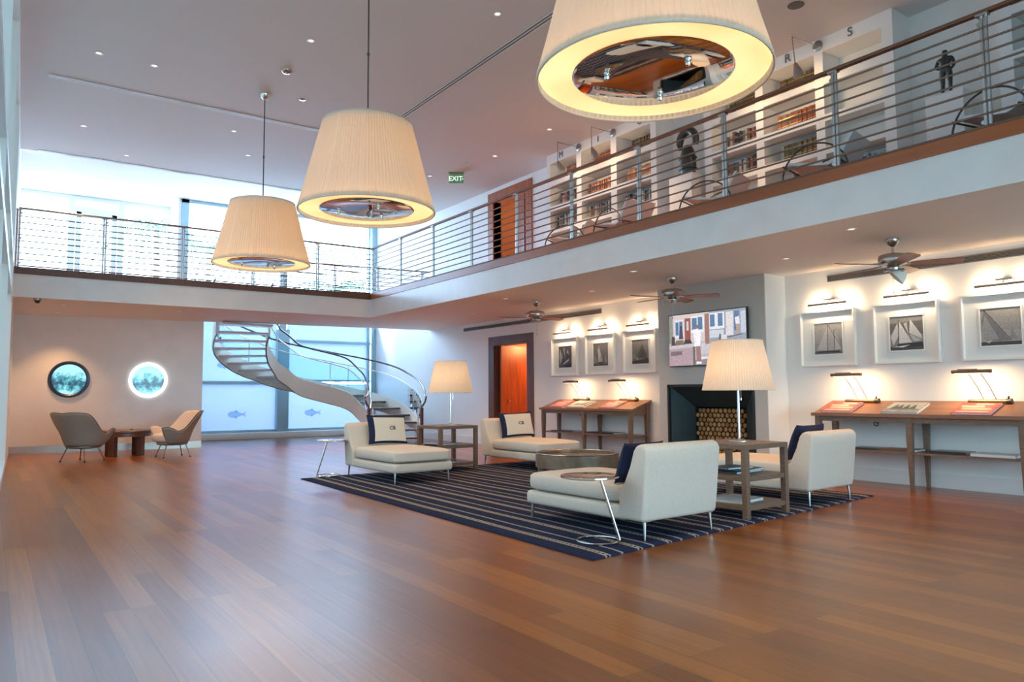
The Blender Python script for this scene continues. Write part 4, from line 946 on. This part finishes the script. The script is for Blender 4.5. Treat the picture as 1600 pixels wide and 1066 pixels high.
# ================================================================ CEILING FANS
def make_fan(loc, rot, label, shade=False):
    t = thing('ceiling_fan', label, 'ceiling fan', loc, rot, 'steel ceiling fans with cherry wood blades')   # loc: ceiling point
    MB().lathe([(.0, 0), (.075, 0), (.075, -.02), (.05, -.06), (.02, -.085), (0, -.085)], (0, 0, 0), 28).build('canopy', M['nickel'], t, smooth=True)
    MB().lathe([(.0, -.08), (.013, -.08), (.013, -.17), (0, -.17)], (0, 0, 0), 12).build('downrod', M['nickel'], t, smooth=True)
    MB().lathe([(0, -.165), (.10, -.165), (.145, -.18), (.155, -.20), (.155, -.265), (.145, -.28), (.10, -.29), (.08, -.30), (0, -.30)], (0, 0, 0), 40).build('motor_housing', M['nickel'], t, smooth=True)
    MB().lathe([(0, -.30), (.06, -.30), (.075, -.32), (.07, -.345), (.03, -.37), (0, -.372)], (0, 0, 0), 28).build('light_kit', M['nickel'], t, smooth=True)
    for k in range(5):
        a = 2*PI*k/5
        m = MB(); o = [(.17, -.045), (.30, -.062), (.62, -.075), (.665, -.06), (.68, 0), (.665, .06), (.62, .075), (.30, .062), (.17, .045)]
        m.prism(o, 'z', -.004, .004); b = m.build('blade', M['fanwood'], t, loc=(0, 0, -.285)); b.rotation_euler = (-.22, 0, a)
        m = MB(); m.prism([(.08, -.018), (.15, -.02), (.22, -.035), (.22, .035), (.15, .02), (.08, .018)], 'z', .004, .010); m.build('blade_iron', M['nickel'], b)
    for k in range(4 if not shade else 3):
        a = 2*PI*k/(4 if not shade else 3)+.5; m = MB(); m.tube([(.05*math.cos(a), .05*math.sin(a), -.34), (.10*math.cos(a), .10*math.sin(a), -.36)], .012, 8); m.lathe([(0, -.375), (.018, -.37), (.022, -.355), (.01, -.34)], (.10*math.cos(a), .10*math.sin(a), 0), 10)
        m.build('lamp_socket', M['nickel'], t, smooth=True)
    m = MB(); m.tube([(.04, .02, -.36), (.04, .02, -.58)], .002, 4); m.lathe([(0, -.61), (.008, -.60), (.004, -.575)], (.04, .02, 0), 8); m.build('pull_chain', M['nickel'], t)
    if shade:
        m = MB(); m.lathe([(.022, 0), (.05, -.03), (.085, -.085), (.10, -.13)], (0, 0, 0), 28, cap=False); s_ = m.build('glass_shade', M['lens_fan'], t, smooth=True); s_.location = (.07, -.10, -.345); s_.rotation_euler = (.75, .45, 0)
make_fan((8.18, 4.23, ZS), .15, 'nearest ceiling fan with a white glass shade, above the right-hand pictures', True)
make_fan((8.18, 7.50, ZS), .32, 'middle ceiling fan, in front of the grey chimney wall')
make_fan((8.20, 10.86, ZS), .10, 'farthest ceiling fan, above the left-hand pictures')

# ================================================================ AIR GRILLES, CEILING SLOTS, DOWNLIGHTS, EXIT SIGN
M['grillegrey'] = mat('grille_backing', (.22, .22, .21), .6, bump=.02)
def slot_grille(y0, y1, label):
    t = thing('air_grille', label, 'air vent', (XW, y0, 2.69)); L_ = y1-y0
    m = MB(); m.box(-.012, 0, 0, L_, 0, .012); m.box(-.012, 0, 0, L_, .078, .09); m.box(-.012, 0, 0, .012, .012, .078); m.box(-.012, 0, L_-.012, L_, .012, .078); m.build('frame', M['nickel'], t)
    MB().box(-.004, 0, .012, L_-.012, .012, .078).build('backing', M['grillegrey'], t)
    for k in range(4): MB().cbox((-.008, L_/2, .022+.015*k), (.012, L_-.024, .003), ry=.5).build('slat', M['nickel'], t)
slot_grille(10.48, 15.5, 'long linear air grille high on the wall over the doorway and left pictures')
slot_grille(1.0, 5.82, 'long linear air grille high on the wall over the right-hand pictures')
def ceiling_slot(x0, x1, y0, y1, label):
    t = thing('ceiling_slot_diffuser', label, 'air vent', ((x0+x1)/2, (y0+y1)/2, ZC)); a, b = (x1-x0)/2, (y1-y0)/2
    m = MB(); 
    if a > b: m.box(-a, a, -b, -b+.018, -.012, 0); m.box(-a, a, b-.018, b, -.012, 0); m.box(-a, a, -.008, .008, -.012, 0)
    else: m.box(-a, -a+.018, -b, b, -.012, 0); m.box(a-.018, a, -b, b, -.012, 0); m.box(-.008, .008, -b, b, -.012, 0)
    m.build('slot_frame', M['white_enamel'], t); MB().box(-a, a, -b, b, -.003, 0).build('slot_backing', M['slotdark'], t)
M['slotdark'] = mat('slot_dark', (.12, .12, .12), .7, bump=.02)
ceiling_slot(.55, 5.62, 12.70, 12.80, 'long linear slot diffuser crossing the high ceiling in front of the far pendant')
ceiling_slot(.60, 7.0, 16.80, 16.90, 'linear slot diffuser along the ceiling edge nearest the upstairs windows')
ceiling_slot(5.60, 5.72, 2.0, 12.75, 'long dark slot diffuser running down the high ceiling beside the gallery')
dl = MB(); dl.lathe([(.055, 0), (.055, -.004), (.045, -.007), (.032, 0)], (0, 0, 0), 24, cap=False); dl.cur = 1; dl.lathe([(0, -.001), (.032, -.001)], (0, 0, 0), 24, cap=False)
dlm = dl.mesh('recessed_downlight', [M['white_enamel'], M['bulb']], True, fix=False)
dko = MB(); dko.lathe([(.055, 0), (.055, -.004), (.03, -.010), (0, -.012)], (0, 0, 0), 20); dkm = dko.mesh('sprinkler_cover', M['nickel'], True)
high = [((5.08, 7.49), 'right of the middle pendant'), ((3.39, 9.51), 'left of the middle pendant cable'), ((1.79, 11.54), 'near the left end of the slot'), ((1.08, 11.54), 'leftmost, above the slot end'),
        ((1.2, 14.88), 'between the two ceiling slots at the far left'), ((3.46, 13.65), 'just left of the far pendant cable'), ((4.06, 14.9), 'behind the far pendant cable'), ((2.07, 16.25), 'beside the far ceiling slot on the left'), ((8.17, 12.16), 'between the exit sign and the bookcase'),
        ((8.15, 10.35), 'beside the pale circle of light over the bookcase'), ((7.75, 14.1), 'just left of the exit sign'), ((8.0, 8.5), 'added to light the niche, mostly behind the nearest pendant'), ((8.0, 6.6), 'added to light the bookcase, behind the nearest pendant')]  # last two downlights are unseen additions that brighten the library
low = [((7.29, 4.19), 'near the closest fan, towards the gallery edge'), ((7.28, 7.38), 'near the middle fan, towards the gallery edge'), ((8.21, 5.6), 'between the near and middle fans'), ((8.11, 9.2), 'between the middle and far fans'), ((7.47, 10.79), 'beside the far fan, towards the gallery edge'),
       ((7.5, 14.0), 'near the inner corner of the gallery'), ((7.59, 16.03), 'over the floor before the stair foot'), ((5.0, 15.9), 'under the far gallery, left of the stair rail'), ((6.6, 15.9), 'under the stair side of the far gallery'), ((1.07, 15.98), 'over the left armchair'), ((1.08, 17.5), 'by the wall over the dark-rimmed porthole'), ((3.07, 15.99), 'over the right armchair'), ((8.3, 13.2), 'in front of the tall doorway')]
for (x, y), lab in high:
    o = bpy.data.objects.new('recessed_downlight', dlm); C.objects.link(o); o.location = (x, y, ZC); tag(o, 'small downlight in the high ceiling, '+lab, 'downlight', 'downlights in the high ceiling')
    light('downlight_beam', 'SPOT', (x, y, ZC-.03), 260 if x > 7 else 80, WARM2, .05, spot=1.5, blend=.8, aim=(x, y, 0))
for (x, y), lab in low:
    o = bpy.data.objects.new('recessed_downlight', dlm); C.objects.link(o); o.location = (x, y, ZS); tag(o, 'small downlight in the low ceiling, '+lab, 'downlight', 'downlights in the ceiling under the gallery')
    light('downlight_beam', 'SPOT', (x, y, ZS-.03), 92 if x > 7 else 105, WARM, .05, spot=1.7, blend=.8, aim=(x, y, 0))
for (x, y), lab in (((3.99, 11.54), 'beside the far pendant canopy'), ((7.95, 12.9), 'near the exit sign')):
    o = bpy.data.objects.new('sprinkler_cover', dkm); C.objects.link(o); o.location = (x, y, ZC); tag(o, 'small round steel cover on the high ceiling '+lab, 'sprinkler')
o = MB(); o.lathe([(0, -.055), (.05, -.045), (.075, -.02), (.08, 0), (0, 0)], (0, 0, 0), 24); o = o.build('smoke_detector', M['nickel'], loc=(3.42, 10.61, ZC), smooth=True); tag(o, 'round smoke detector on the high ceiling left of the middle pendant', 'smoke detector')
m = MB(); m.lathe([(0, 0), (.30, 0), (.30, -.006), (.26, -.010), (.0, -.012)], (0, 0, 0), 48); o = m.build('speaker_or_light_pool', M['ceiling'], loc=(8.63, 10.45, ZC), smooth=True); tag(o, 'disc standing for a large circle of light on the ceiling over the left bookcase', 'ceiling disc')  # disc stands for a downlight's pool of light on the ceiling
m = MB(); m.lathe([(0, 0), (.10, 0), (.10, -.006), (.08, -.010), (.0, -.010)], (0, 0, 0), 32); o = m.build('speaker_or_light_pool', M['slotdark'], loc=(8.01, 5.21, ZC), smooth=True); tag(o, 'grey round speaker on the high ceiling at the top right of the photo', 'speaker')
t = thing('security_camera', 'small dark dome camera under the far gallery at its left end', 'camera', (.62, YF+.12, ZS))
MB().lathe([(0, 0), (.06, 0), (.06, -.03), (.05, -.035), (0, -.035)], (0, 0, 0), 20).build('mount', M['nickel'], t, smooth=True); MB().lathe([(.048, -.035), (.042, -.062), (.02, -.08), (0, -.084)], (0, 0, 0), 20).build('dome', M['black'], t, smooth=True)
def build_exit():
    t = thing('exit_sign', 'green lit EXIT sign hanging from the high ceiling', 'exit sign', (8.10, 13.55, ZC), -.60)
    MB().box(-.17, .17, -.035, .035, -.03, 0).build('housing', M['nickel'], t, bevel=.003)
    MB().box(-.155, .155, -.008, .008, -.235, -.03).build('sign_panel', M['exitgreen'], t)
    text_mesh('lettering', 'EXIT', .15, M['exittext'], t, (-.02, -.011, -.14), (PI/2, 0, 0), .002)
    m = MB(); m.prism([(.125, -.165), (.145, -.145), (.125, -.125)], 'y', -.013, -.009); m.build('arrow', M['exittext'], t)
build_exit()

# ================================================================ PORTHOLES
def make_porthole(x, z, rim, face, label, lit):
    y = yp(x); t = thing('porthole_aquarium', label, 'porthole', (x, y-.001, z), math.atan(-.112))
    MB().lathe([(.315, 0), (.315, -.03), (.345, -.05), (.375, -.045), (.385, -.02), (.385, 0)], (0, 0, 0), 64, cap=False, ax='y').build('rim', rim, t, smooth=True)
    MB().lathe([(0, -.012), (.318, -.012), (.318, 0), (0, 0)], (0, 0, 0), 64, ax='y').build('viewing_glass', face, t, smooth=True)
make_porthole(1.36, 1.525, M['navyrim'], M['aqua1'], 'round porthole with dark navy rim showing an underwater scene, left on the far wall', False)
make_porthole(2.85, 1.515, M['glow_ring'], M['aqua2'], 'round porthole with glowing white rim showing an underwater scene, right on the far wall', True)

# ================================================================ ARMCHAIRS AND LOW ROUND TABLE
def make_armchair(loc, rz, label):
    t = thing('armchair', label, 'armchair', loc, rz, 'shell armchairs by the far wall')   # faces local -y
    A = 118; n = 56; kz = 12; vs = []; edge = []
    def prof(d):     # d: angle from the back centre in degrees -> height of the top edge, flare
        d = abs(d)
        if d < 46: return .86-.02*math.cos(d/46*PI)*0+.015*math.sin(d/46*PI)
        if d < 92: s = (d-46)/46; s = s*s*(3-2*s); return .86*(1-s)+.50*s
        s = (d-92)/26; return .50+.075*math.sin(min(1, s)*PI*.75)
    for i in range(n+1):
        d = -A+2*A*i/n; a = math.radians(d); top = prof(d)
        for j in range(kz+1):
            v = j/kz; z = .27+(top-.27)*v
            rr = .26+.17*(v**.7); rr += .05*max(0, (z-.55))/.3
            x = math.sin(a)*rr*1.02; y = math.cos(a)*rr*.92+.0
            y += .16*max(0, z-.45)                      # backrest leans back
            if abs(d) > 80: y -= (abs(d)-80)/38*.16*(.35+.65*v)
            vs.append((x, y, z))
        edge.append(vs[-1])
    q = kz+1; fs = [(i*q+j, (i+1)*q+j, (i+1)*q+j+1, i*q+j+1) for i in range(n) for j in range(kz)]
    m = MB(); m.add(vs, fs); o = m.build('shell', [M['chaircream'], M['chairgrey']], t, smooth=True, fix=False)
    md = o.modifiers.new('thickness', 'SOLIDIFY'); md.thickness = .035; md.offset = 0; md.material_offset = 1; md.material_offset_rim = 0
    o['label'] = 'upholstered shell, taupe outside and cream inside'
    MB().tube(edge, .011, 8).build('edge_piping', M['piping'], t, smooth=True)
    m = MB(); m.sell((0, -.02, .27), (.275, .27, .05), .6, .8, 32, 12); m.build('seat_pan', M['chairgrey'], t, smooth=True)
    m = MB(); m.sell((0, -.07, .37), (.30, .30, .085), .5, .7, 32, 12); m.build('seat_cushion', M['chaircream'], t, smooth=True)
    for sx in (-1, 1):
        for sy in (-1, 1):
            MB().tube([(sx*.17, sy*.17, .25), (sx*.25, sy*.24, .01)], [.011, .008], 8).build('leg', M['gunmetal'], t, smooth=True)
    for sx in (-1, 1):
        for sy in (-1, 1): MB().lathe([(0, 0), (.018, 0), (.018, .012), (.008, .02)], (sx*.25, sy*.24, 0), 10).build('foot', M['black'], t)
make_armchair((1.42, 15.55, 0), 2.35, 'shell armchair under the dark-rimmed porthole, its taupe back to the viewer')
make_armchair((2.93, 15.50, 0), -PI/2+.10, 'shell armchair under the glowing porthole, facing left with cream inside visible')
t = thing('round_wooden_table', 'low round dark wooden table between the two shell armchairs', 'table', (2.22, 16.42, 0), .4)
MB().lathe([(0, .45), (.47, .45), (.48, .46), (.48, .49), (.47, .50), (0, .50)], (0, 0, 0), 48).build('tabletop', M['framewood'], t, smooth=True)
MB().lathe([(.43, .38), (.46, .38), (.46, .45), (.43, .45), (.43, .38)], (0, 0, 0), 48, cap=False).build('apron', M['framewood'], t, smooth=True)
for k in range(4):
    a = PI/2*k+.4; m = MB(); c_, s_ = math.cos(a), math.sin(a)
    m.cbox((.34*c_, .34*s_, .20), (.10, .13, .40), rz=a); m.build('leg', M['framewood'], t, bevel=.008)
m = MB(); m.lathe([(0, 0), (.03, 0), (.035, .03), (.032, .03), (.027, .005), (0, .005)], (0, 0, 0), 20); o = m.build('glass_ashtray', M['chrome'], loc=(2.30, 16.2, .50), smooth=True); tag(o, 'small shiny bowl on the low round table between the armchairs', 'bowl')

# ================================================================ UPSTAIRS LIBRARY
XB = 9.06
SHZ = [3.90, 4.35, 4.80, 5.31]      # undersides of the shelf boards
BAYS = {'left': [(10.68, 11.50), (9.72, 10.54), (8.73, 9.57)], 'right': [(6.61, 7.43), (5.65, 6.48), (4.71, 5.52)], 'near': [(2.42, 3.27), (1.46, 2.30)]}
def build_bookcase(key, ya, yb, label):
    t = thing('bookcase', label, 'bookcase', (XB, ya, ZU), 0, None); bays = BAYS[key]
    m = MB(); D = XW-XB-.002; H_ = ZC-ZU
    edges = sorted([ya, yb]+[v for b in bays for v in b])
    for a, c in zip(edges[::2], edges[1::2]): m.box(0, D, a-ya, c-ya, 0, H_)
    for a, c in bays: m.box(0, D, a-ya, c-ya, 5.77-ZU, H_); m.box(0, D, a-ya, c-ya, 0, .10)
    m.build('carcass', M['trim_white'], t)
    for a, c in bays:
        MB().box(D-.015, D, a-ya, c-ya, .10, 5.77-ZU).build('back_panel', M['trim_white'], t)
        for z in SHZ: MB().box(.0, D-.015, a-ya, c-ya, z-ZU, z-ZU+.095).build('shelf', M['trim_white'], t)
    return t
bl = build_bookcase('left', 8.60, 11.60, 'white built-in bookcase of three bays on the gallery, nearest the upstairs doorway')
br = build_bookcase('right', 4.57, 7.57, 'white built-in bookcase of three bays on the gallery, right of the dark sculpture niche')
bn = build_bookcase('near', 1.32, 3.41, 'white built-in bookcase at the top right edge of the photo')
for par, ch, y in ((bl, 'M', 11.14), (bl, 'I', 10.05), (bl, 'U', 8.97), (br, 'R', 6.05), (br, 'S', 5.12)):
    text_mesh('header_letter', ch, .17, M['letter'], par, (-.006, y-par.location.y, 5.875-ZU), (PI/2, 0, -PI/2), .004)
def cover_mat(i, c): return mat('book_spine_%d' % i, c, .5, bump=.02)
PAL = {'old': [(.09, .08, .03), (.12, .09, .04), (.07, .06, .02), (.14, .05, .02), (.05, .06, .04)], 'red': [(.30, .05, .02), (.22, .05, .025), (.35, .09, .03), (.14, .04, .03), (.25, .10, .05)],
       'mix': [(.04, .05, .07), (.10, .10, .11), (.45, .43, .40), (.06, .03, .03), (.30, .09, .04), (.10, .14, .16), (.02, .02, .025)], 'pale': [(.55, .54, .50), (.40, .40, .38), (.05, .05, .06), (.30, .32, .34)]}
PM = {k: [cover_mat(i, c) for i, c in enumerate(v)] for k, v in PAL.items()}
CN = {'old': ['olive', 'olive-brown', 'dark olive', 'brown', 'dark green'], 'red': ['red-brown', 'dark red', 'rust-red', 'dark brown', 'tan'], 'mix': ['navy', 'grey', 'pale', 'maroon', 'rust', 'teal-grey', 'black'], 'pale': ['cream', 'light grey', 'black', 'grey']}
NAMES = {'old': 'olive-brown spined', 'red': 'red-brown spined', 'mix': 'mixed dark and pale', 'pale': 'pale or black spined'}
PLAN = {   # per bay: rows from the bottom: (palette, how much of the row is filled, gap at the far end)
 ('left', 0): [('mix', .35, .5), ('mix', .75, .1), ('mix', .85, .1), ('old', 0, 0), ('red', .45, .5)],
 ('left', 1): [('pale', .25, .6), ('mix', .85, .1), ('red', .85, .1), ('old', 0, 0), ('red', .62, .3)],
 ('left', 2): [('mix', .4, .5), ('mix', .8, .1), ('red', .8, .15), ('old', 0, 0), ('old', .6, .35)],
 ('right', 0): [('pale', 0, 0), ('mix', .7, .2), ('mix', .75, .2), ('old', 0, 0), ('old', .6, .35)],
 ('right', 1): [('red', .3, .5), ('old', .62, .3), ('red', .8, .18), ('old', 0, 0), ('old', .72, .25)],
 ('right', 2): [('pale', .5, .4), ('mix', .82, .15), ('red', .94, .04), ('old', 0, 0), ('old', .62, .34)],
 ('near', 0): [('pale', .5, .3), ('mix', .6, .2), ('mix', .6, .3), ('old', 0, 0), ('old', .5, .4)], ('near', 1): [('pale', 0, .3), ('pale', 0, .3), ('mix', 0, .3), ('old', 0, 0), ('old', 0, .4)]}
BASE = [ZU+.10, SHZ[0]+.095, SHZ[1]+.095, SHZ[2]+.095, SHZ[3]+.095]
ROWN = ['bottom row', 'second row', 'third row', 'fourth row', 'top row']
bayname = {('left', 0): 'bay nearest the doorway', ('left', 1): 'bay under letter I', ('left', 2): 'bay under letter U', ('right', 0): 'bay right of the niche', ('right', 1): 'bay under letter R', ('right', 2): 'bay under letter S', ('near', 0): 'bookcase at top right'}
_bm = {}
def spine_mesh(pal, k, hq):
    key = (pal, k, hq)
    if key not in _bm:
        h = .20+.018*hq; w_ = (.026, .032, .038, .046)[(k+hq) % 4]
        m = MB(); m.box(0, .16, -w_/2, w_/2, 0, h); m.cur = 1; m.box(.002, .158, -w_/2+.003, w_/2-.003, h, h+.0015); m.cur = 2
        for zz in (.25, .72): m.box(-.001, .0, -w_/2+.002, w_/2-.002, h*zz, h*zz+.012)
        _bm[key] = (m.mesh('book', [PM[pal][k], M['paper'], M['gilt']]), w_)
    return _bm[key]
M['gilt'] = mat('gilt_band', (.55, .38, .16), .35, .6, bump=.01)
nb = 0
for (key, bi), rows in PLAN.items():
    rows = [('pale', 0, 0), rows[0], rows[1], rows[2], rows[4]]
    a, c = BAYS[key][bi]
    for ri, (pal, fill, gap) in enumerate(rows):
        if fill <= 0: continue
        y = c-.02-gap*(c-a)*.9; end = max(a+.03, y-fill*(c-a)); x0 = XB+.10; cnt = 0
        while y > end and nb < 292:
            k = random.randrange(len(PM[pal])); hq = random.randrange(4) if pal in ('mix', 'pale') else 2
            me, w_ = spine_mesh(pal, k, hq); y -= w_/2+.0015
            o = bpy.data.objects.new('book', me); C.objects.link(o); o.location = (x0+random.uniform(0, .02), y, BASE[ri]); y -= w_/2
            cnt += 1; tag(o, '%s book, %s from the left, %s, %s' % (CN[pal][k], ORD[cnt-1], ROWN[ri], bayname[(key, bi)]), 'book', 'books: %s, %s' % (ROWN[ri], bayname[(key, bi)])); nb += 1

def build_wall_lamp(y, label):
    t = thing('library_lamp', label, 'wall lamp', (XB, y, 5.87), 0, 'swing-arm lamps on the library bookcases')
    MB().lathe([(0, 0), (.07, 0), (.07, -.02), (.05, -.03), (0, -.03)], (0, 0, 0), 28, ax='x').build('wall_plate', M['nickel'], t, smooth=True)
    m = MB(); m.tube([(-.02, 0, 0), (-.44, .10, .045)], .007, 8); m.tube([(-.44, .10, .045), (-.50, .03, -.36)], .007, 8); m.lathe([(0, -.015), (.014, 0), (0, .015)], (-.44, .10, .045), 10); m.build('swing_arm', M['nickel'], t, smooth=True)
    m = MB(); m.lathe([(.012, .0), (.02, -.01), (.085, -.19), (.082, -.19), (.016, -.012)], (0, 0, 0), 32, cap=False); s_ = m.build('lamp_shade', M['nickel'], t, smooth=True, loc=(-.50, .03, -.35)); s_.rotation_euler = (0, -.5, 0)
    light('library_light', 'POINT', (XB-.42, y, 5.30), 9, WARM2, .04)
for y, lab in ((10.60, 'swing-arm lamp with cone shade at the far end of the left bookcase'), (9.64, 'swing-arm lamp with cone shade between the letters I and U'), (5.58, 'swing-arm lamp with cone shade between the letters R and S'), (6.55, 'swing-arm lamp with cone shade left of the letter R, behind the nearest pendant')):
    build_wall_lamp(y, lab)

tag(MB().box(8.90, 9.30, 7.71, 8.18, ZU, 4.64).build('display_pedestal', M['trim_white'], bevel=.004), 'white pedestal in the niche between the bookcases, under the dark head sculpture', 'pedestal')
tag(MB().box(9.0, 9.22, 3.77, 4.19, ZU, 4.65).build('display_pedestal', M['trim_white'], bevel=.004), 'white pedestal under the small bronze standing figure', 'pedestal')
def build_head():
    t = thing('tribal_sculpture', 'tall dark sculpture with arched headpiece on the white pedestal in the niche', 'sculpture', (9.08, 7.93, 4.64), -PI/2)
    m = MB(); m.sell((0, 0, .26), (.13, .10, .26), .7, .8, 24, 16, fn=lambda p: Vector((p.x*(1-.25*p.z/.26), p.y, p.z))); m.build('body', M['bronze'], t, smooth=True)
    m = MB(); pts = [(.17*math.cos(a), 0, .56+.19*math.sin(a)) for a in [(-.35+i*(PI+.7)/20) for i in range(21)]]; m.tube(pts, [.05+.02*math.sin(i/20*PI) for i in range(21)], 10); m.build('arched_headpiece', M['bronze'], t, smooth=True)
    for z in (.12, .30): MB().tube([(.145*math.cos(2*PI*i/24), .11*math.sin(2*PI*i/24), z) for i in range(24)], .014, 6, closed=True).build('carved_band', M['black'], t)
build_head()
def build_figurine():
    t = thing('bronze_figurine', 'small dark bronze figurine of a standing figure on the white pedestal', 'sculpture', (9.10, 3.99, 4.65), -PI/2)
    v = [(0, 0, .30), (0, 0, .40), (0, 0, .47), (0, 0, .55), (.045, 0, .28), (.05, -.01, .15), (.045, 0, .02), (-.045, 0, .28), (-.04, .01, .15), (-.045, 0, .02), (.075, 0, .44), (.10, .0, .34), (.06, -.04, .27), (-.075, 0, .44), (-.11, 0, .36), (-.05, -.05, .31), (.05, -.03, .005), (-.05, -.03, .005)]
    e = [(0, 1), (1, 2), (2, 3), (0, 4), (4, 5), (5, 6), (0, 7), (7, 8), (8, 9), (1, 10), (10, 11), (11, 12), (1, 13), (13, 14), (14, 15), (6, 16), (9, 17)]
    r = [.05, .055, .022, .04, .035, .026, .016, .035, .026, .016, .026, .018, .012, .026, .018, .012, .012, .012]
    me = bpy.data.meshes.new('figure'); me.from_pydata(v, e, []); me.materials.append(M['bronze']); o = bpy.data.objects.new('figure', me); C.objects.link(o); o.parent = t
    sk = o.modifiers.new('skin', 'SKIN'); l = me.skin_vertices.new() if not me.skin_vertices else me.skin_vertices[0]
    for i, q in enumerate(r): me.skin_vertices[0].data[i].radius = (q, q)
    me.skin_vertices[0].data[0].use_root = True
    sk.use_smooth_shade = True; ss = o.modifiers.new('sub', 'SUBSURF'); ss.levels = 1; ss.render_levels = 2
    MB().box(-.09, .09, -.07, .07, 0, .012).build('plinth', M['black'], t)
build_figurine()

def make_lounge(loc, rz, label):
    t = thing('lounge_chair', label, 'lounge chair', loc, rz, 'white lounge chairs on the gallery')
    m = MB()
    prof = [(-.34, .36), (-.30, .385), (.12, .30), (.22, .34), (.40, .60), (.43, .59), (.26, .30), (.14, .265), (-.30, .345)]
    m.prism(prof, 'x', -.27, .27); m.build('seat_shell', M['white_enamel'], t, bevel=.006)
    for s_ in (-1, 1):
        x = s_*.32
        MB().tube([(x, .02-.36*math.cos(q), .16+.36*math.sin(q)) for q in [-.45+i*(PI+.9)/24 for i in range(25)]], .010, 8).build('hoop_frame', M['darkmetal'], t, smooth=True)
    m = MB(); m.tube([(-.32, -.33, .33), (.32, -.33, .33)], .010, 8); m.tube([(-.32, .28, .30), (.32, .28, .30)], .010, 8); m.build('cross_bar', M['darkmetal'], t)
for x, y, rz, lab in ((7.62, 4.68, PI+.2, 'white lounge chair with dark hoop arms behind the railing, below the letter S'), (7.60, 2.80, PI-.2, 'white lounge chair with dark hoop arms behind the railing at the photo edge'), (7.75, 6.35, PI+.3, 'white lounge chair partly seen right of the niche'),
                     (7.70, 8.0, PI-.1, 'white lounge chair behind the railing, left of the niche pedestal'), (7.80, 9.35, PI+.5, 'white lounge chair behind the railing nearest the doorway upstairs')):
    make_lounge((x, y, ZU), rz, lab)

# ================================================================ OUTSIDE: PALMS
def make_palm(loc, h, n, label, seed):
    rnd = random.Random(seed); t = thing('palm_tree', label, 'tree', loc, 0, 'palms outside the rear windows')
    MB().tube([(0, 0, 0), (.1, .05, h*.5), (.05, 0, h)], [.14, .11, .09], 10).build('trunk', M['trunk'], t, smooth=True)
    m = MB()
    for i in range(n):
        a = 2*PI*i/n+rnd.uniform(-.2, .2); up = rnd.uniform(.1, 1.0); L_ = rnd.uniform(1.5, 2.2); prev = Vector((.05, 0, h)); spine = []
        for k in range(13):
            s_ = k/12; spine.append(Vector((.05+math.cos(a)*L_*s_, math.sin(a)*L_*s_, h+up*L_*s_*.8-1.5*s_*s_*L_*.6)))
        m.tube(spine, .015, 4)
        for k in range(1, 13):
            p = spine[k]; d = (spine[k]-spine[k-1]).normalized(); sd = Vector((-math.sin(a), math.cos(a), 0)); l_ = .42*math.sin(PI*min(1, k/13+.12))+.08
            for s_ in (-1, 1):
                tip = p+sd*s_*l_+d*.15-Vector((0, 0, l_*.55)); m.add([p-d*.035, p+d*.035, tip], [(0, 1, 2)])
    m.build('fronds', M['leaf'], t, fix=False)
make_palm((4.2, 26.0, 0), 6.6, 16, 'palm seen through the upper left windows beside the corner', 3)
make_palm((6.6, 29.5, 0), 6.8, 14, 'palm seen through the window between the far pendant and the corner', 4)
make_palm((10.2, 25.5, 0), 5.0, 14, 'lower palm outside, behind the rear railing', 5)
